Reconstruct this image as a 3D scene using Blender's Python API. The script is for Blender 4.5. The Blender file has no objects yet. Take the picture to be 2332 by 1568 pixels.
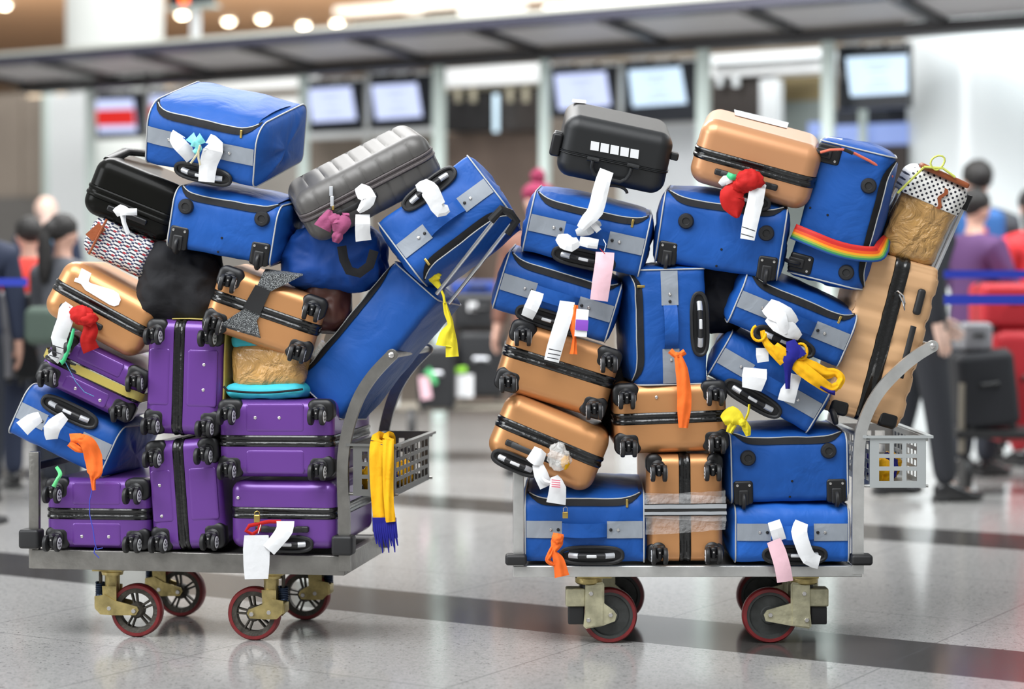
import bpy, math, random
from mathutils import Vector, Matrix, noise
random.seed(7)
F, CX, HY, CH = 4600.0, 1166.0, 640.0, 1.15      # lens in pixels of a 2332 wide frame, horizon row, eye height
sc = bpy.context.scene
COL = sc.collection
PI = math.pi
R = math.radians

def ray(px, py): return Vector(((px - CX) / F, 1.0, -(py - HY) / F))
EYE = Vector((0, 0, CH))
def P(px, py, Y): return EYE + ray(px, py) * Y

# ---------------------------------------------------------------- materials
MATS = {}
def mat(name, col, rough=.5, metal=0.0, bump=None, var=None, coat=0, sheen=0, alpha=None, trans=0, emit=None, spec=.5):
    if name in MATS: return MATS[name]
    m = bpy.data.materials.new(name); m.use_nodes = True
    nt = m.node_tree; b = nt.nodes['Principled BSDF']
    b.inputs['Base Color'].default_value = (*col, 1)
    b.inputs['Roughness'].default_value = rough
    b.inputs['Metallic'].default_value = metal
    b.inputs['Specular IOR Level'].default_value = spec
    if coat: b.inputs['Coat Weight'].default_value = coat; b.inputs['Coat Roughness'].default_value = .12
    if sheen: b.inputs['Sheen Weight'].default_value = sheen
    if alpha is not None: b.inputs['Alpha'].default_value = alpha
    if trans: b.inputs['Transmission Weight'].default_value = trans
    if emit:
        b.inputs['Emission Color'].default_value = (*emit[0], 1); b.inputs['Emission Strength'].default_value = emit[1]
    tc = nt.nodes.new('ShaderNodeTexCoord')
    if var:   # (scale, amount) mottled dirt / dye variation
        n = nt.nodes.new('ShaderNodeTexNoise'); n.inputs['Scale'].default_value = var[0]; n.inputs['Detail'].default_value = 6
        nt.links.new(tc.outputs['Object'], n.inputs['Vector'])
        r = nt.nodes.new('ShaderNodeMapRange'); r.inputs[1].default_value = .3; r.inputs[2].default_value = .7
        r.inputs[3].default_value = 1 - var[1]; r.inputs[4].default_value = 1 + var[1]
        nt.links.new(n.outputs[0], r.inputs[0])
        mx = nt.nodes.new('ShaderNodeVectorMath'); mx.operation = 'SCALE'; mx.inputs[0].default_value = col
        nt.links.new(r.outputs[0], mx.inputs['Scale']); nt.links.new(mx.outputs[0], b.inputs['Base Color'])
    if bump:
        n2 = nt.nodes.new('ShaderNodeTexNoise'); n2.inputs['Scale'].default_value = bump[0]; n2.inputs['Detail'].default_value = 4
        if len(bump) > 2: n2.inputs['Distortion'].default_value = bump[2]
        nt.links.new(tc.outputs['Object'], n2.inputs['Vector'])
        bp = nt.nodes.new('ShaderNodeBump'); bp.inputs['Strength'].default_value = bump[1]; bp.inputs['Distance'].default_value = .02
        nt.links.new(n2.outputs[0], bp.inputs['Height']); nt.links.new(bp.outputs[0], b.inputs['Normal'])
    MATS[name] = m
    return m

def fabric(name, col, rough=.6):
    """nylon: fine weave plus soft creases"""
    if name in MATS: return MATS[name]
    m = mat(name, col, rough, var=(5, .12), spec=.3)
    nt = m.node_tree; b = nt.nodes['Principled BSDF']; tc = nt.nodes.new('ShaderNodeTexCoord')
    n = nt.nodes.new('ShaderNodeTexNoise'); n.inputs['Scale'].default_value = 7; n.inputs['Detail'].default_value = 3; n.inputs['Distortion'].default_value = 1.6
    v = nt.nodes.new('ShaderNodeTexNoise'); v.inputs['Scale'].default_value = 700; v.inputs['Detail'].default_value = 1
    nt.links.new(tc.outputs['Object'], n.inputs['Vector']); nt.links.new(tc.outputs['Object'], v.inputs['Vector'])
    b1 = nt.nodes.new('ShaderNodeBump'); b1.inputs['Strength'].default_value = .20; b1.inputs['Distance'].default_value = .03
    b2 = nt.nodes.new('ShaderNodeBump'); b2.inputs['Strength'].default_value = .12; b2.inputs['Distance'].default_value = .002
    nt.links.new(n.outputs[0], b1.inputs['Height']); nt.links.new(v.outputs[0], b2.inputs['Height'])
    nt.links.new(b1.outputs[0], b2.inputs['Normal']); nt.links.new(b2.outputs[0], b.inputs['Normal'])
    return m

# ---------------------------------------------------------------- mesh builder
class MB:
    def __init__(s): s.v = []; s.f = []; s.m = []; s.mats = []
    def mi(s, m):
        if m not in s.mats: s.mats.append(m)
        return s.mats.index(m)
    def add(s, vs, fs, m, M=None):
        o = len(s.v); k = s.mi(m)
        s.v += [tuple(M @ Vector(p)) if M else tuple(p) for p in vs]
        s.f += [tuple(i + o for i in f) for f in fs]; s.m += [k] * len(fs)
        return s
    def rbox(s, lo, hi, r, m, seg=4, mid=1, M=None, fn=None, zn=None, zp=None):
        """rounded box; r a radius or (rx,ry,rz); zn / zp override the z radius on the lower / upper side; fn(v) moves each vertex"""
        if not hasattr(r, '__len__'): r = (r, r, r)
        r = [min(r[i], (hi[i] - lo[i]) / 2 * .999) for i in range(3)]
        mids = mid if hasattr(mid, '__len__') else (mid,) * 3
        rn = list(r); rp = list(r)
        if zn is not None: rn[2] = zn
        if zp is not None: rp[2] = zp
        S = []
        for a in range(3):
            A, B = lo[a] + rn[a], hi[a] - rp[a]
            L = [(A, -math.tan(PI / 4 * (1 - i / seg))) for i in range(seg)]
            L += [(A + (B - A) * i / mids[a], 0.0) for i in range(mids[a] + 1)]
            L += [(B, math.tan(PI / 4 * (i + 1) / seg)) for i in range(seg)]
            S.append(L)
        vs, key, fs = [], {}, []
        def vert(pa):
            d = Vector([q[1] for q in pa]); d.normalize() if d.length else None
            p = Vector([pa[a][0] + d[a] * (rn[a] if d[a] < 0 else rp[a]) for a in range(3)])
            if fn: p = fn(p)
            k = tuple((round(q[0], 6), round(q[1], 4)) for q in pa)
            if k not in key: key[k] = len(vs); vs.append(p)
            return key[k]
        for a in range(3):
            b, c = (a + 1) % 3, (a + 2) % 3
            for sg in (0, -1):
                for i in range(len(S[b]) - 1):
                    for j in range(len(S[c]) - 1):
                        q = []
                        for (ii, jj) in ((i, j), (i + 1, j), (i + 1, j + 1), (i, j + 1)):
                            pa = [None] * 3; pa[a] = S[a][sg]; pa[b] = S[b][ii]; pa[c] = S[c][jj]
                            q.append(vert(pa))
                        if sg == 0: q = q[::-1]
                        q2 = []
                        for x in q:
                            if x not in q2: q2.append(x)
                        if len(q2) > 2: fs.append(tuple(q2))
        return s.add(vs, fs, m, M)
    def box(s, lo, hi, m, M=None, b=.0):
        if b: return s.rbox(lo, hi, b, m, seg=2, M=M)
        x0, y0, z0 = lo; x1, y1, z1 = hi
        vs = [(x0,y0,z0),(x1,y0,z0),(x1,y1,z0),(x0,y1,z0),(x0,y0,z1),(x1,y0,z1),(x1,y1,z1),(x0,y1,z1)]
        return s.add(vs, [(3,2,1,0),(4,5,6,7),(0,1,5,4),(1,2,6,5),(2,3,7,6),(3,0,4,7)], m, M)
    def lathe(s, prof, m, n=24, M=None, ring=False):
        """prof [(r,h)] turned about local z"""
        vs, fs = [], []
        for r, h in prof:
            for i in range(n):
                a = 2 * PI * i / n; vs.append((r * math.cos(a), r * math.sin(a), h))
        for k in range(len(prof) - 1):
            for i in range(n):
                j = (i + 1) % n; fs.append((k*n+i, k*n+j, (k+1)*n+j, (k+1)*n+i))
        if ring:
            K = len(prof) - 1
            if prof[0] != prof[-1]: fs += [(K*n+i, K*n+(i+1)%n, (i+1)%n, i) for i in range(n)]
            return s.add(vs, fs, m, M)
        if prof[0][0] > 1e-5: fs.append(tuple(range(n))[::-1])
        if prof[-1][0] > 1e-5: fs.append(tuple((len(prof)-1)*n + i for i in range(n)))
        return s.add(vs, fs, m, M)
    def cyl(s, a, b, r, m, n=16, r2=None, bev=0):
        a, b = Vector(a), Vector(b); L = (b - a).length
        M = Matrix.Translation(a) @ (b - a).to_track_quat('Z', 'Y').to_matrix().to_4x4()
        r2 = r if r2 is None else r2
        pr = [(r, 0), (r2, L)] if not bev else [(r - bev, 0), (r, bev), (r2, L - bev), (r2 - bev, L)]
        return s.lathe(pr, m, n, M)
    def tube(s, path, r, m, n=8, closed=False, flat=None):
        """round tube along path; flat=(half_a, half_b, ref) gives an oval / flat bar whose wide side follows ref"""
        path = [Vector(p) for p in path]; N = len(path); vs, fs = [], []
        ref = Vector(flat[2]).normalized() if flat else None
        pn = None
        for i, p in enumerate(path):
            t = (path[(i + 1) % N] - path[i - 1]) if closed else (path[min(i + 1, N - 1)] - path[max(i - 1, 0)])
            t.normalize()
            if ref: a = ref - t * ref.dot(t)
            elif pn is None: a = t.orthogonal()
            else: a = pn - t * pn.dot(t)
            a.normalize(); pn = a; b = t.cross(a)
            ra, rb = (flat[0], flat[1]) if flat else (r, r)
            if hasattr(r, '__len__'): ra = rb = r[i]
            for k in range(n):
                g = 2 * PI * (k + .5) / n
                if flat and n == 4: q = a * ra * (1 if math.cos(g) > 0 else -1) + b * rb * (1 if math.sin(g) > 0 else -1)
                else: q = a * ra * math.cos(g) + b * rb * math.sin(g)
                vs.append(p + q)
        for i in range(N if closed else N - 1):
            for k in range(n):
                j = (k + 1) % n; i2 = (i + 1) % N
                fs.append((i*n+k, i*n+j, i2*n+j, i2*n+k))
        if not closed: fs += [tuple(range(n))[::-1], tuple((N-1)*n + k for k in range(n))]
        return s.add(vs, fs, m)
    def prism(s, poly, y0, y1, m, M=None):
        """polygon in x,z extruded along y"""
        n = len(poly); vs = [(x, y0, z) for x, z in poly] + [(x, y1, z) for x, z in poly]
        fs = [tuple(range(n)), tuple(range(2*n-1, n-1, -1))] + [(i, i + n, (i+1) % n + n, (i+1) % n) for i in range(n)]
        return s.add(vs, fs, m, M)
    def grid(s, fn, nu, nv, m, M=None, thick=None):
        """surface fn(u,v) u,v in 0..1; thick = vector or callable giving the back side"""
        vs = [fn(i / nu, j / nv) for j in range(nv + 1) for i in range(nu + 1)]
        A = lambda i, j: j * (nu + 1) + i
        fs = [(A(i,j), A(i+1,j), A(i+1,j+1), A(i,j+1)) for j in range(nv) for i in range(nu)]
        if thick is not None:
            o = len(vs); tv = Vector(thick)
            vs = [Vector(v) for v in vs]; vs += [v + tv for v in vs]
            fs += [(o + f[3], o + f[2], o + f[1], o + f[0]) for f in fs]
            E = [A(i, 0) for i in range(nu)] + [A(nu, j) for j in range(nv)] + [A(i, nv) for i in range(nu, 0, -1)] + [A(0, j) for j in range(nv, 0, -1)]
            fs += [(E[k], o + E[k], o + E[(k+1) % len(E)], E[(k+1) % len(E)])[::-1] for k in range(len(E))]
        return s.add(vs, fs, m, M)
    def blob(s, c, rad, m, amp=.15, fq=3, n=16, M=None, seed=0):
        c = Vector(c); vs, fs = [], []
        for j in range(n + 1):
            for i in range(2 * n):
                a, b = PI * i / n, PI * j / n - PI / 2
                d = Vector((math.cos(a) * math.cos(b), math.sin(a) * math.cos(b), math.sin(b)))
                k = 1 + amp * noise.noise(d * fq + Vector((seed * 3.1, seed * 1.7, 0))) * 2 + amp * .5 * (abs(noise.noise(d * fq * 2.7 + Vector((seed, 0, seed)))) * 2 - .4)
                vs.append(c + Vector((d.x * rad[0], d.y * rad[1], d.z * rad[2])) * k)
        for j in range(n):
            for i in range(2 * n):
                i2 = (i + 1) % (2 * n); fs.append((j*2*n+i, j*2*n+i2, (j+1)*2*n+i2, (j+1)*2*n+i))
        return s.add(vs, fs, m, M)
    def build(s, name, parent=None, smooth=35, M=None, wn=False):
        me = bpy.data.meshes.new(name)
        me.from_pydata(s.v, [], s.f); me.validate()
        for m in s.mats: me.materials.append(m)
        if len(me.polygons) == len(s.m): me.polygons.foreach_set('material_index', s.m)
        if smooth:
            me.polygons.foreach_set('use_smooth', [True] * len(me.polygons)); me.set_sharp_from_angle(angle=R(smooth))
        me.update()
        o = bpy.data.objects.new(name, me); COL.objects.link(o)
        if parent: o.parent = parent
        if M: o.matrix_local = M
        if wn: w = o.modifiers.new('wn', 'WEIGHTED_NORMAL'); w.keep_sharp = True
        return o

def tag(o, label=None, cat=None, group=None, kind=None):
    if label: o['label'] = label
    if cat: o['category'] = cat
    if group: o['group'] = group
    if kind: o['kind'] = kind
    return o
def empty(name, M, label, cat, group=None):
    o = bpy.data.objects.new(name, None); COL.objects.link(o); o.matrix_world = M; o.empty_display_size = .1
    return tag(o, label, cat, group)
def share(o, name, parent, M):
    c = bpy.data.objects.new(name, o.data); COL.objects.link(c); c.parent = parent; c.matrix_local = M
    return c
def struct(mb, name, **k): return tag(mb.build(name, **k), kind='structure')
T = Matrix.Translation
def rot(a, ax): return Matrix.Rotation(R(a), 4, ax)

# ---------------------------------------------------------------- frame of a bag's near face from its corners and how its length runs back
YAW_L = R(9)
def YL(px):
    X = (px - CX) * 6.42 / F
    return 6.36 + (-.527 - X) * math.tan(YAW_L)
def YR(px): return 6.36
W_L = Vector((math.sin(YAW_L), math.cos(YAW_L), 0)); W_R = Vector((0, 1, 0))
def frame(p0, p1, p3, Y, D=.5, w2=None, side='L'):
    """near face corners bottom-left, bottom-right, top-left; returns (matrix at the face centre, W, H)"""
    c = ((p1[0] + p3[0]) / 2, (p1[1] + p3[1]) / 2)
    C = P(c[0], c[1], Y)
    if w2 is None: w = (W_L if side == 'L' else W_R).copy()
    else:
        dy = D
        for _ in range(12):
            B = P(c[0] + w2[0], c[1] + w2[1], Y + dy); e = (B - C).length; dy -= (e - D)
        w = (B - C).normalized()
    def hit(p):
        r = ray(*p); return EYE + r * ((C - EYE).dot(w) / r.dot(w))
    A0, A1, A3 = hit(p0), hit(p1), hit(p3)
    u = (A1 - A0).normalized(); v = A3 - A0; v = v - u * v.dot(u); H = v.length; v.normalize()
    W = (A1 - A0).length
    if u.cross(w).dot(v) < 0: raise ValueError('left-handed frame %s' % (p0,))
    cen = A0 + u * W / 2 + v * H / 2
    M = Matrix((( u.x, w.x, v.x, cen.x), (u.y, w.y, v.y, cen.y), (u.z, w.z, v.z, cen.z), (0, 0, 0, 1)))
    return M, W, H
# ================================================================ materials of the luggage
PURPLE = mat('purple_shell', (.150, .048, .30), .3, .25, bump=(900, .05), coat=.3)
BRONZE = mat('bronze_shell', (.66, .315, .125), .36, .5, bump=(900, .05), coat=.15)
BRONZE_D = mat('ribbed_bronze_shell', (.72, .43, .22), .42, .12, bump=(900, .05))
PINKBR = mat('rose_bronze_shell', (.62, .30, .14), .34, .3, coat=.2)
GREYSH = mat('grey_shell', (.105, .10, .095), .42, .15, bump=(700, .06))
BLKGL = mat('black_gloss_shell', (.008, .008, .007), .24, 0, spec=.09, bump=(9, .04))
BLKMT = mat('black_matt_shell', (.013, .014, .015), .42, 0, bump=(1200, .12))
BLK = mat('black_plastic', (.007, .007, .008), .42, 0)
BLKR = mat('black_rubber', (.016, .016, .017), .5, 0)
BLKF = fabric('black_fabric', (.012, .012, .014), .75)
ZIP = mat('glossy_zipper_tape', (.006, .006, .006), .22, 0, bump=(60, .15), coat=.4)
BLUE = fabric('blue_nylon', (.011, .088, .37), .5)
BLUE2 = fabric('bright_blue_nylon', (.020, .135, .55), .48)
BLUEDK = fabric('deep_blue_nylon', (.008, .06, .29), .55)
GREYP = fabric('grey_webbing', (.30, .33, .37), .5)
PIPE = mat('pale_piping', (.50, .51, .50), .5)
WHITEP = mat('white_paper', (.86, .87, .88), .55, bump=(30, .12))
PINKP = mat('pink_paper', (.88, .56, .63), .6, bump=(30, .1))
HUB = mat('white_wheel_hub', (.72, .73, .74), .35)
CHROME = mat('chrome', (.75, .76, .78), .18, 1)
SILV = mat('silver_grip', (.62, .64, .67), .3, .4)
STUD = mat('steel_stud', (.7, .68, .66), .25, .9)
BRASS = mat('brass', (.60, .42, .12), .3, .9)
ORANGE = fabric('orange_cloth', (.95, .17, .025), .8)
YELLOW = fabric('yellow_cloth', (.82, .68, .03), .8)
GOLD = fabric('golden_cloth', (.92, .47, .008), .85)
NAVYC = fabric('navy_fringe_cloth', (.015, .015, .23), .85)
RED = fabric('red_cloth', (.52, .012, .010), .7)
MAUVE = fabric('mauve_cloth', (.33, .075, .17), .8)
TEALR = mat('teal_ribbon', (.22, .68, .68), .5)
GREENR = mat('green_ribbon', (.05, .55, .22), .5)
PALEY = mat('pale_yellow_tape', (.45, .36, .08), .35, coat=.4)
CLEAR = mat('clear_plastic_wrap', (.92, .92, .92), .12, alpha=.22, bump=(40, .9), coat=1)

# shared wheel and fork meshes
def wheel_mesh():
    m = MB()
    r = .0268
    A = rot(90, 'Y')     # axle along local x
    m.lathe([(.006, -.0065), (r - .003, -.0065), (r - .0008, -.005), (r, -.002), (r, .002), (r - .0008, .005), (r - .003, .0065), (.0190, .0065)], BLKR, 28, A)
    m.lathe([(.0, .0078), (.0180, .0078), (.0190, .0066)][::-1], HUB, 28, A)
    for k in range(5):
        a = 2 * PI * k / 5 + .3
        c = Vector((.0081, .0108 * math.cos(a), .0108 * math.sin(a)))
        m.cyl(c - Vector((.001, 0, 0)), c + Vector((.0003, 0, 0)), .0036, BLKR, 8)
    m.cyl((.006, 0, 0), (.0088, 0, 0), .0028, BLKR, 8)
    return m
def fork_mesh():
    """swivel stem out of the corner cup (towards -y), hood, axle; wheels trail to -z"""
    m = MB()
    m.lathe([(.0, -.004), (.024, -.004), (.024, .004), (.017, .010), (.015, .020), (.0, .020)], BLK, 20, rot(90, 'X'))
    m.rbox((-.0095, -.052, -.024), (.0095, -.010, .014), .008, BLK, seg=3)
    m.rbox((-.020, -.026, -.006), (.020, -.012, .016), .007, BLK, seg=3)
    m.cyl((-.024, -.040, -.014), (.024, -.040, -.014), .0035, BLK, 8)
    m.lathe([(0, 0), (.003, 0), (.003, .002), (0, .0025)], STUD, 8, T((0, -.051, -.002)) @ rot(90, 'X'))
    return m
_whl = _frk = None
def make_shared():
    global _whl, _frk
    if _whl is None:
        a = wheel_mesh().build('wheel'); b = fork_mesh().build('caster_fork')
        _whl, _frk = a.data, b.data
        bpy.data.objects.remove(a); bpy.data.objects.remove(b)
def link(data, name, parent, M):
    o = bpy.data.objects.new(name, data); COL.objects.link(o); o.parent = parent; o.matrix_local = M; return o

def casters(root, W, H, D, M, size=.084, sides=((-1,-1),(1,-1),(-1,1),(1,1)), inset=.040, cup=BLK, trail=None):
    make_shared()
    # where gravity points in the plane of the face
    g = M.to_3x3().transposed() @ Vector(trail or (0, 0, -1)); dl = Vector((g.x, 0, g.z)).normalized()
    ang = math.atan2(dl.x, -dl.z)                 # rotate -z onto dl
    for sx, sz in sides:
        x1, z1 = sx * (W / 2 + .002), sz * (H / 2 + .002)
        x0, z0 = x1 - sx * size, z1 - sz * size * .86
        m = MB()
        m.rbox((min(x0, x1), -.003, min(z0, z1)), (max(x0, x1), .055, max(z0, z1)), (.024, .012, .024), cup, seg=4)
        hs = m.build('wheel_housing', root)
        cx, cz = x1 - sx * (inset + .002), z1 - sz * (inset - .002)
        MM = T((cx, -.002, cz)) @ Matrix.Rotation(-ang, 4, 'Y')
        link(_frk, 'caster_fork', hs, MM)
        for k, sd in ((0, 1), (1, -1)):
            link(_whl, 'wheel', hs, MM @ T((sd * .0185, -.040, -.014)) @ (rot(180, 'Z') if sd < 0 else Matrix()))

def shell_half(W, H, D, lo_z, hi_z, up, r, m, rib=None, flare=0):
    mb = MB()
    zn, zp = (.0015, r) if up else (r, .0015)
    kw = dict(seg=6, zn=zn, zp=zp)
    if rib: kw['mid'] = rib[0]; kw['fn'] = rib[1]
    mb.rbox((-W/2, 0, lo_z), (W/2, D, hi_z), (r, r, r), m, **kw)
    return mb

def panel_outline(mb, x0, x1, z0, z1, m, y=-.0022):
    mb.rbox((x0, y, z0), (x1, .012, z1), (.010, .0035, .010), m, seg=3)

def hard_case(name, label, cat, p0, p1, p3, Y, D=.52, w2=None, side='L', shell=BRONZE, band_m=ZIP, r=.045, seam=.5, band=.034,
              wheels=True, wsides=((-1,-1),(1,-1),(-1,1),(1,1)), panels=False, studs=None, handle=None, group=None, rib=None, cupsize=.084, trail=None):
    M, W, H = frame(p0, p1, p3, Y, D, w2, side)
    root = empty(name, M, label, cat, group)
    zs = -H / 2 + H * seam; hb = band / 2
    lo = shell_half(W, H, D, -H/2, zs - hb, False, r, shell, rib)
    hi = shell_half(W, H, D, zs + hb, H/2, True, r, shell, rib)
    if panels:
        cs = cupsize + .008
        if zs - hb + H/2 > .07:
            panel_outline(lo, -W/2 + cs, W/2 - cs, -H/2 + .012, zs - hb - .012, shell)
            for sx in (-1, 1): pass
        if H/2 - zs - hb > .07: panel_outline(hi, -W/2 + cs, W/2 - cs, zs + hb + .012, H/2 - .012, shell)
    lo.build('lower_shell', root, wn=True); hi.build('upper_shell', root, wn=True)
    # zipper band: ring with two lips
    mb = MB(); rr = r
    prof = [(-.006, -hb), (.0015, -hb), (.004, -hb*.75), (.0035, -hb*.4), (.0005, -hb*.18), (.0005, hb*.18), (.0035, hb*.4), (.004, hb*.75), (.0015, hb), (-.006, hb)]
    path = []
    for (qx, qy, a0) in ((W/2 - rr, rr, -90), (W/2 - rr, D - rr, 0), (-W/2 + rr, D - rr, 90), (-W/2 + rr, rr, 180)):
        for k in range(9):
            a = R(a0 + 90 * k / 8); path.append((qx, qy, math.cos(a), math.sin(a)))
    n = len(prof); vs = []
    for (qx, qy, cx_, cy_) in path:
        for (o, z) in prof: vs.append((qx + (rr + o) * cx_, qy + (rr + o) * cy_, zs + z))
    fs = [(i*n + k, ((i+1) % len(path))*n + k, ((i+1) % len(path))*n + k + 1, i*n + k + 1) for i in range(len(path)) for k in range(n - 1)]
    mb.add(vs, fs, band_m); mb.build('zipper_band', root)
    if studs:
        for (x, z) in studs:
            m = MB(); m.lathe([(.0055, 0), (.005, .0022), (.0028, .0036), (0, .0036)], STUD, 14, T((x * W, -.001, z * H)) @ rot(90, 'X'))
            m.build('stud', root)
    if wheels: casters(root, W, H, D, M, cupsize, wsides, trail=trail)
    if handle:
        hx, hz, hl = handle[0] * W, handle[1] * H, handle[2]
        m = MB()
        for sx in (-1, 1):
            m.rbox((hx + sx*hl/2 - .022, -.012, hz - .010), (hx + sx*hl/2 + .022, .004, hz + .010), .006, BLKR, seg=3)
        m.tube([(hx - hl/2, -.008, hz), (hx - hl/2*.7, -.020, hz), (hx, -.024, hz), (hx + hl/2*.7, -.020, hz), (hx + hl/2, -.008, hz)], .008, BLKR, 8, flat=(.010, .005, (0, 0, 1)))
        m.build('carry_handle', root)
        if len(handle) > 3:
            cx_, cz_ = handle[3] * W, handle[4] * H
            cup(root, cx_, cz_, .15, .044, y=0)
    return root, M, W, H

def cup(root, cx, cz, w, h, y=0, ang=0, grip=True):
    """recessed telescopic pull: oval rim and a grip bar with silver ends"""
    MM = T((cx, y, cz)) @ rot(ang, 'Y')
    m = MB(); loop = []
    for k in range(32):
        a = 2 * PI * k / 32; c, s_ = math.cos(a), math.sin(a)
        loop.append(MM @ Vector((w/2 * math.copysign(abs(c) ** .55, c), -.003, h/2 * math.copysign(abs(s_) ** .8, s_))))
    m.tube(loop, .0065, BLKR, 8, closed=True)
    m.add([v for v in [Vector(p) + (MM.to_3x3() @ Vector((0, .001, 0))) for p in loop]], [tuple(range(32))], BLK)
    tp = m.build('telescopic_handle', root)
    if grip:
        g = MB()
        L = w * .36
        pts = [(-L, -.006, 0), (-L*.6, -.016, 0), (0, -.019, 0), (L*.6, -.016, 0), (L, -.006, 0)]
        g.tube([MM @ Vector(p) for p in pts[1:4]], .0085, BLKR, 10)
        g.tube([MM @ Vector(p) for p in (pts[0], (-L*.8, -.012, 0), pts[1])], .0088, SILV, 10)
        g.tube([MM @ Vector(p) for p in (pts[3], (L*.8, -.012, 0), pts[4])], .0088, SILV, 10)
        g.rbox((-.016, -.0295, -.005), (.016, -.022, .005), .003, HUB, seg=2, M=MM)
        g.build('grip', tp)

# ---------------------------------------------------------------- soft blue bag
def soft_bag(label, p0, p1, p3, Y, D=.45, w2=None, side='L', fab=BLUE, face='handle', rt=.06, zipz=None, top=True, group=None,
             name='travel_bag', bulge=.008, cupat=(.03, -.36), cup_on=True, zip_on=True, strap_on=True, stripz=.0, seed=1, cap_in=.004, feet=((-.38,.30),(.30,.20)), wheel_at=((-1),(1)),
             zip2=False, wsz=.075, frm=None, topb=.015, flap=True):
    M, W, H = frm or frame(p0, p1, p3, Y, D, w2, side)
    root = empty(name, M, label, 'travel bag', group)
    # outline of the cross-section in (y,z), starting at the bottom front, going up the front
    rb = .022; pts = []
    def arc(cy, cz, r_, a0, a1, n):
        for k in range(n + 1):
            a = R(a0 + (a1 - a0) * k / n); pts.append((cy + r_ * math.cos(a), cz + r_ * math.sin(a)))
    arc(rb, -H/2 + rb, rb, 270, 180, 4)
    for k in range(1, 9): z = -H/2 + rb + (H - rb - rt) * k / 9; pts.append((0, z))
    arc(rt, H/2 - rt, rt, 180, 90, 8)
    for k in range(1, 6): pts.append((rt + (D - rt - .04) * k / 6, H/2))
    arc(D - .04, H/2 - .04, .04, 90, 0, 5)
    for k in range(1, 4): pts.append((D, H/2 - .04 - (H - .04 - rb) * k / 4))
    arc(D - rb, -H/2 + rb, rb, 0, -90, 4)
    for k in range(1, 6): pts.append((D - rb - (D - 2 * rb) * k / 6, -H/2))
    N = len(pts)
    # arc length
    L = [0]
    for i in range(N): a, b = pts[i], pts[(i + 1) % N]; L.append(L[-1] + math.hypot(a[0]-b[0], a[1]-b[1]))
    def prof(s_):
        s_ = max(0, min(s_, L[-1] - 1e-6))
        for i in range(N):
            if L[i+1] >= s_:
                t = (s_ - L[i]) / max(L[i+1] - L[i], 1e-9); a, b = pts[i], pts[(i+1) % N]
                return a[0] + (b[0]-a[0])*t, a[1] + (b[1]-a[1])*t
    def surf(x, s_, off=0):
        y, z = prof(s_)
        ny, nz = prof(min(s_ + .004, L[-1])); py_, pz_ = prof(max(s_ - .004, 0))
        ty, tz = ny - py_, nz - pz_; l = math.hypot(ty, tz) or 1
        oy, oz = -tz / l, ty / l      # outward
        k = max(0.0, math.cos(PI * x / W)) ** .6 if abs(x) < W/2 else 0
        # pillow bulge on the flats
        fy = max(0, math.cos(PI * z / (H * 1.02))) if y < D * .1 else 0
        fz = max(0, math.sin(PI * min(max(y / D, 0), 1)))
        b = bulge * fy + (topb * fz if z > H * .3 else 0)
        wv = noise.noise(Vector((x * 9 + seed * 5, s_ * 9, seed))) * .006 + noise.noise(Vector((x * 26 + seed * 5, s_ * 26, seed))) * .0022
        q = b * k + wv * min(1, k * 1.6) + off
        return Vector((x, y + oy * q, z + oz * q))
    body = MB(); nx = 22
    xs = [-W/2 + W * i / nx for i in range(nx + 1)]
    vs = [surf(x, L[i]) for x in xs for i in range(N)]
    fs = [(a * N + i, a * N + (i + 1) % N, (a + 1) * N + (i + 1) % N, (a + 1) * N + i) for a in range(nx) for i in range(N)]
    fs = [f[::-1] for f in fs]
    cy, cz = D / 2, -.01
    for sx in (-1, 1):       # padded end panels
        base = 0 if sx < 0 else nx * N
        prev = [base + i for i in range(N)]
        for (k, o) in ((.97, .004), (.85, .012), (.6, .018), (.3, .021)):
            cur = []
            for i in range(N):
                y, z = pts[i]; p = Vector((sx * (W/2 + o + noise.noise(Vector((y * 14, z * 14, seed + sx))) * .005 * (1 - k) * 3), cy + (y - cy) * k, cz + (z - cz) * k))
                cur.append(len(vs)); vs.append(p)
            for i in range(N):
                j = (i + 1) % N; f = (prev[i], prev[j], cur[j], cur[i]); fs.append(f if sx < 0 else f[::-1])
            prev = cur
        c = len(vs); vs.append(Vector((sx * (W/2 + .022), cy, cz)))
        for i in range(N):
            j = (i + 1) % N; f = (prev[i], prev[j], c); fs.append(f if sx < 0 else f[::-1])
    body.add(vs, fs, fab); body.build('bag_body', root, smooth=60)
    for sx in (-1, 1):
        pp = MB(); pp.tube([surf(sx * (W/2 - .001), l, .0012) + Vector((sx * .002, 0, 0)) for l in L[:-1]], .0024, PIPE, 6, closed=True)
        pp.build('piping', root)
    sf = rb * PI / 2; stop = sf + (H - rb - rt)               # arc length where the front flat ends
    zc = (H - rb - rt) + sf + rt * .55 if zipz is None else zipz
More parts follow.
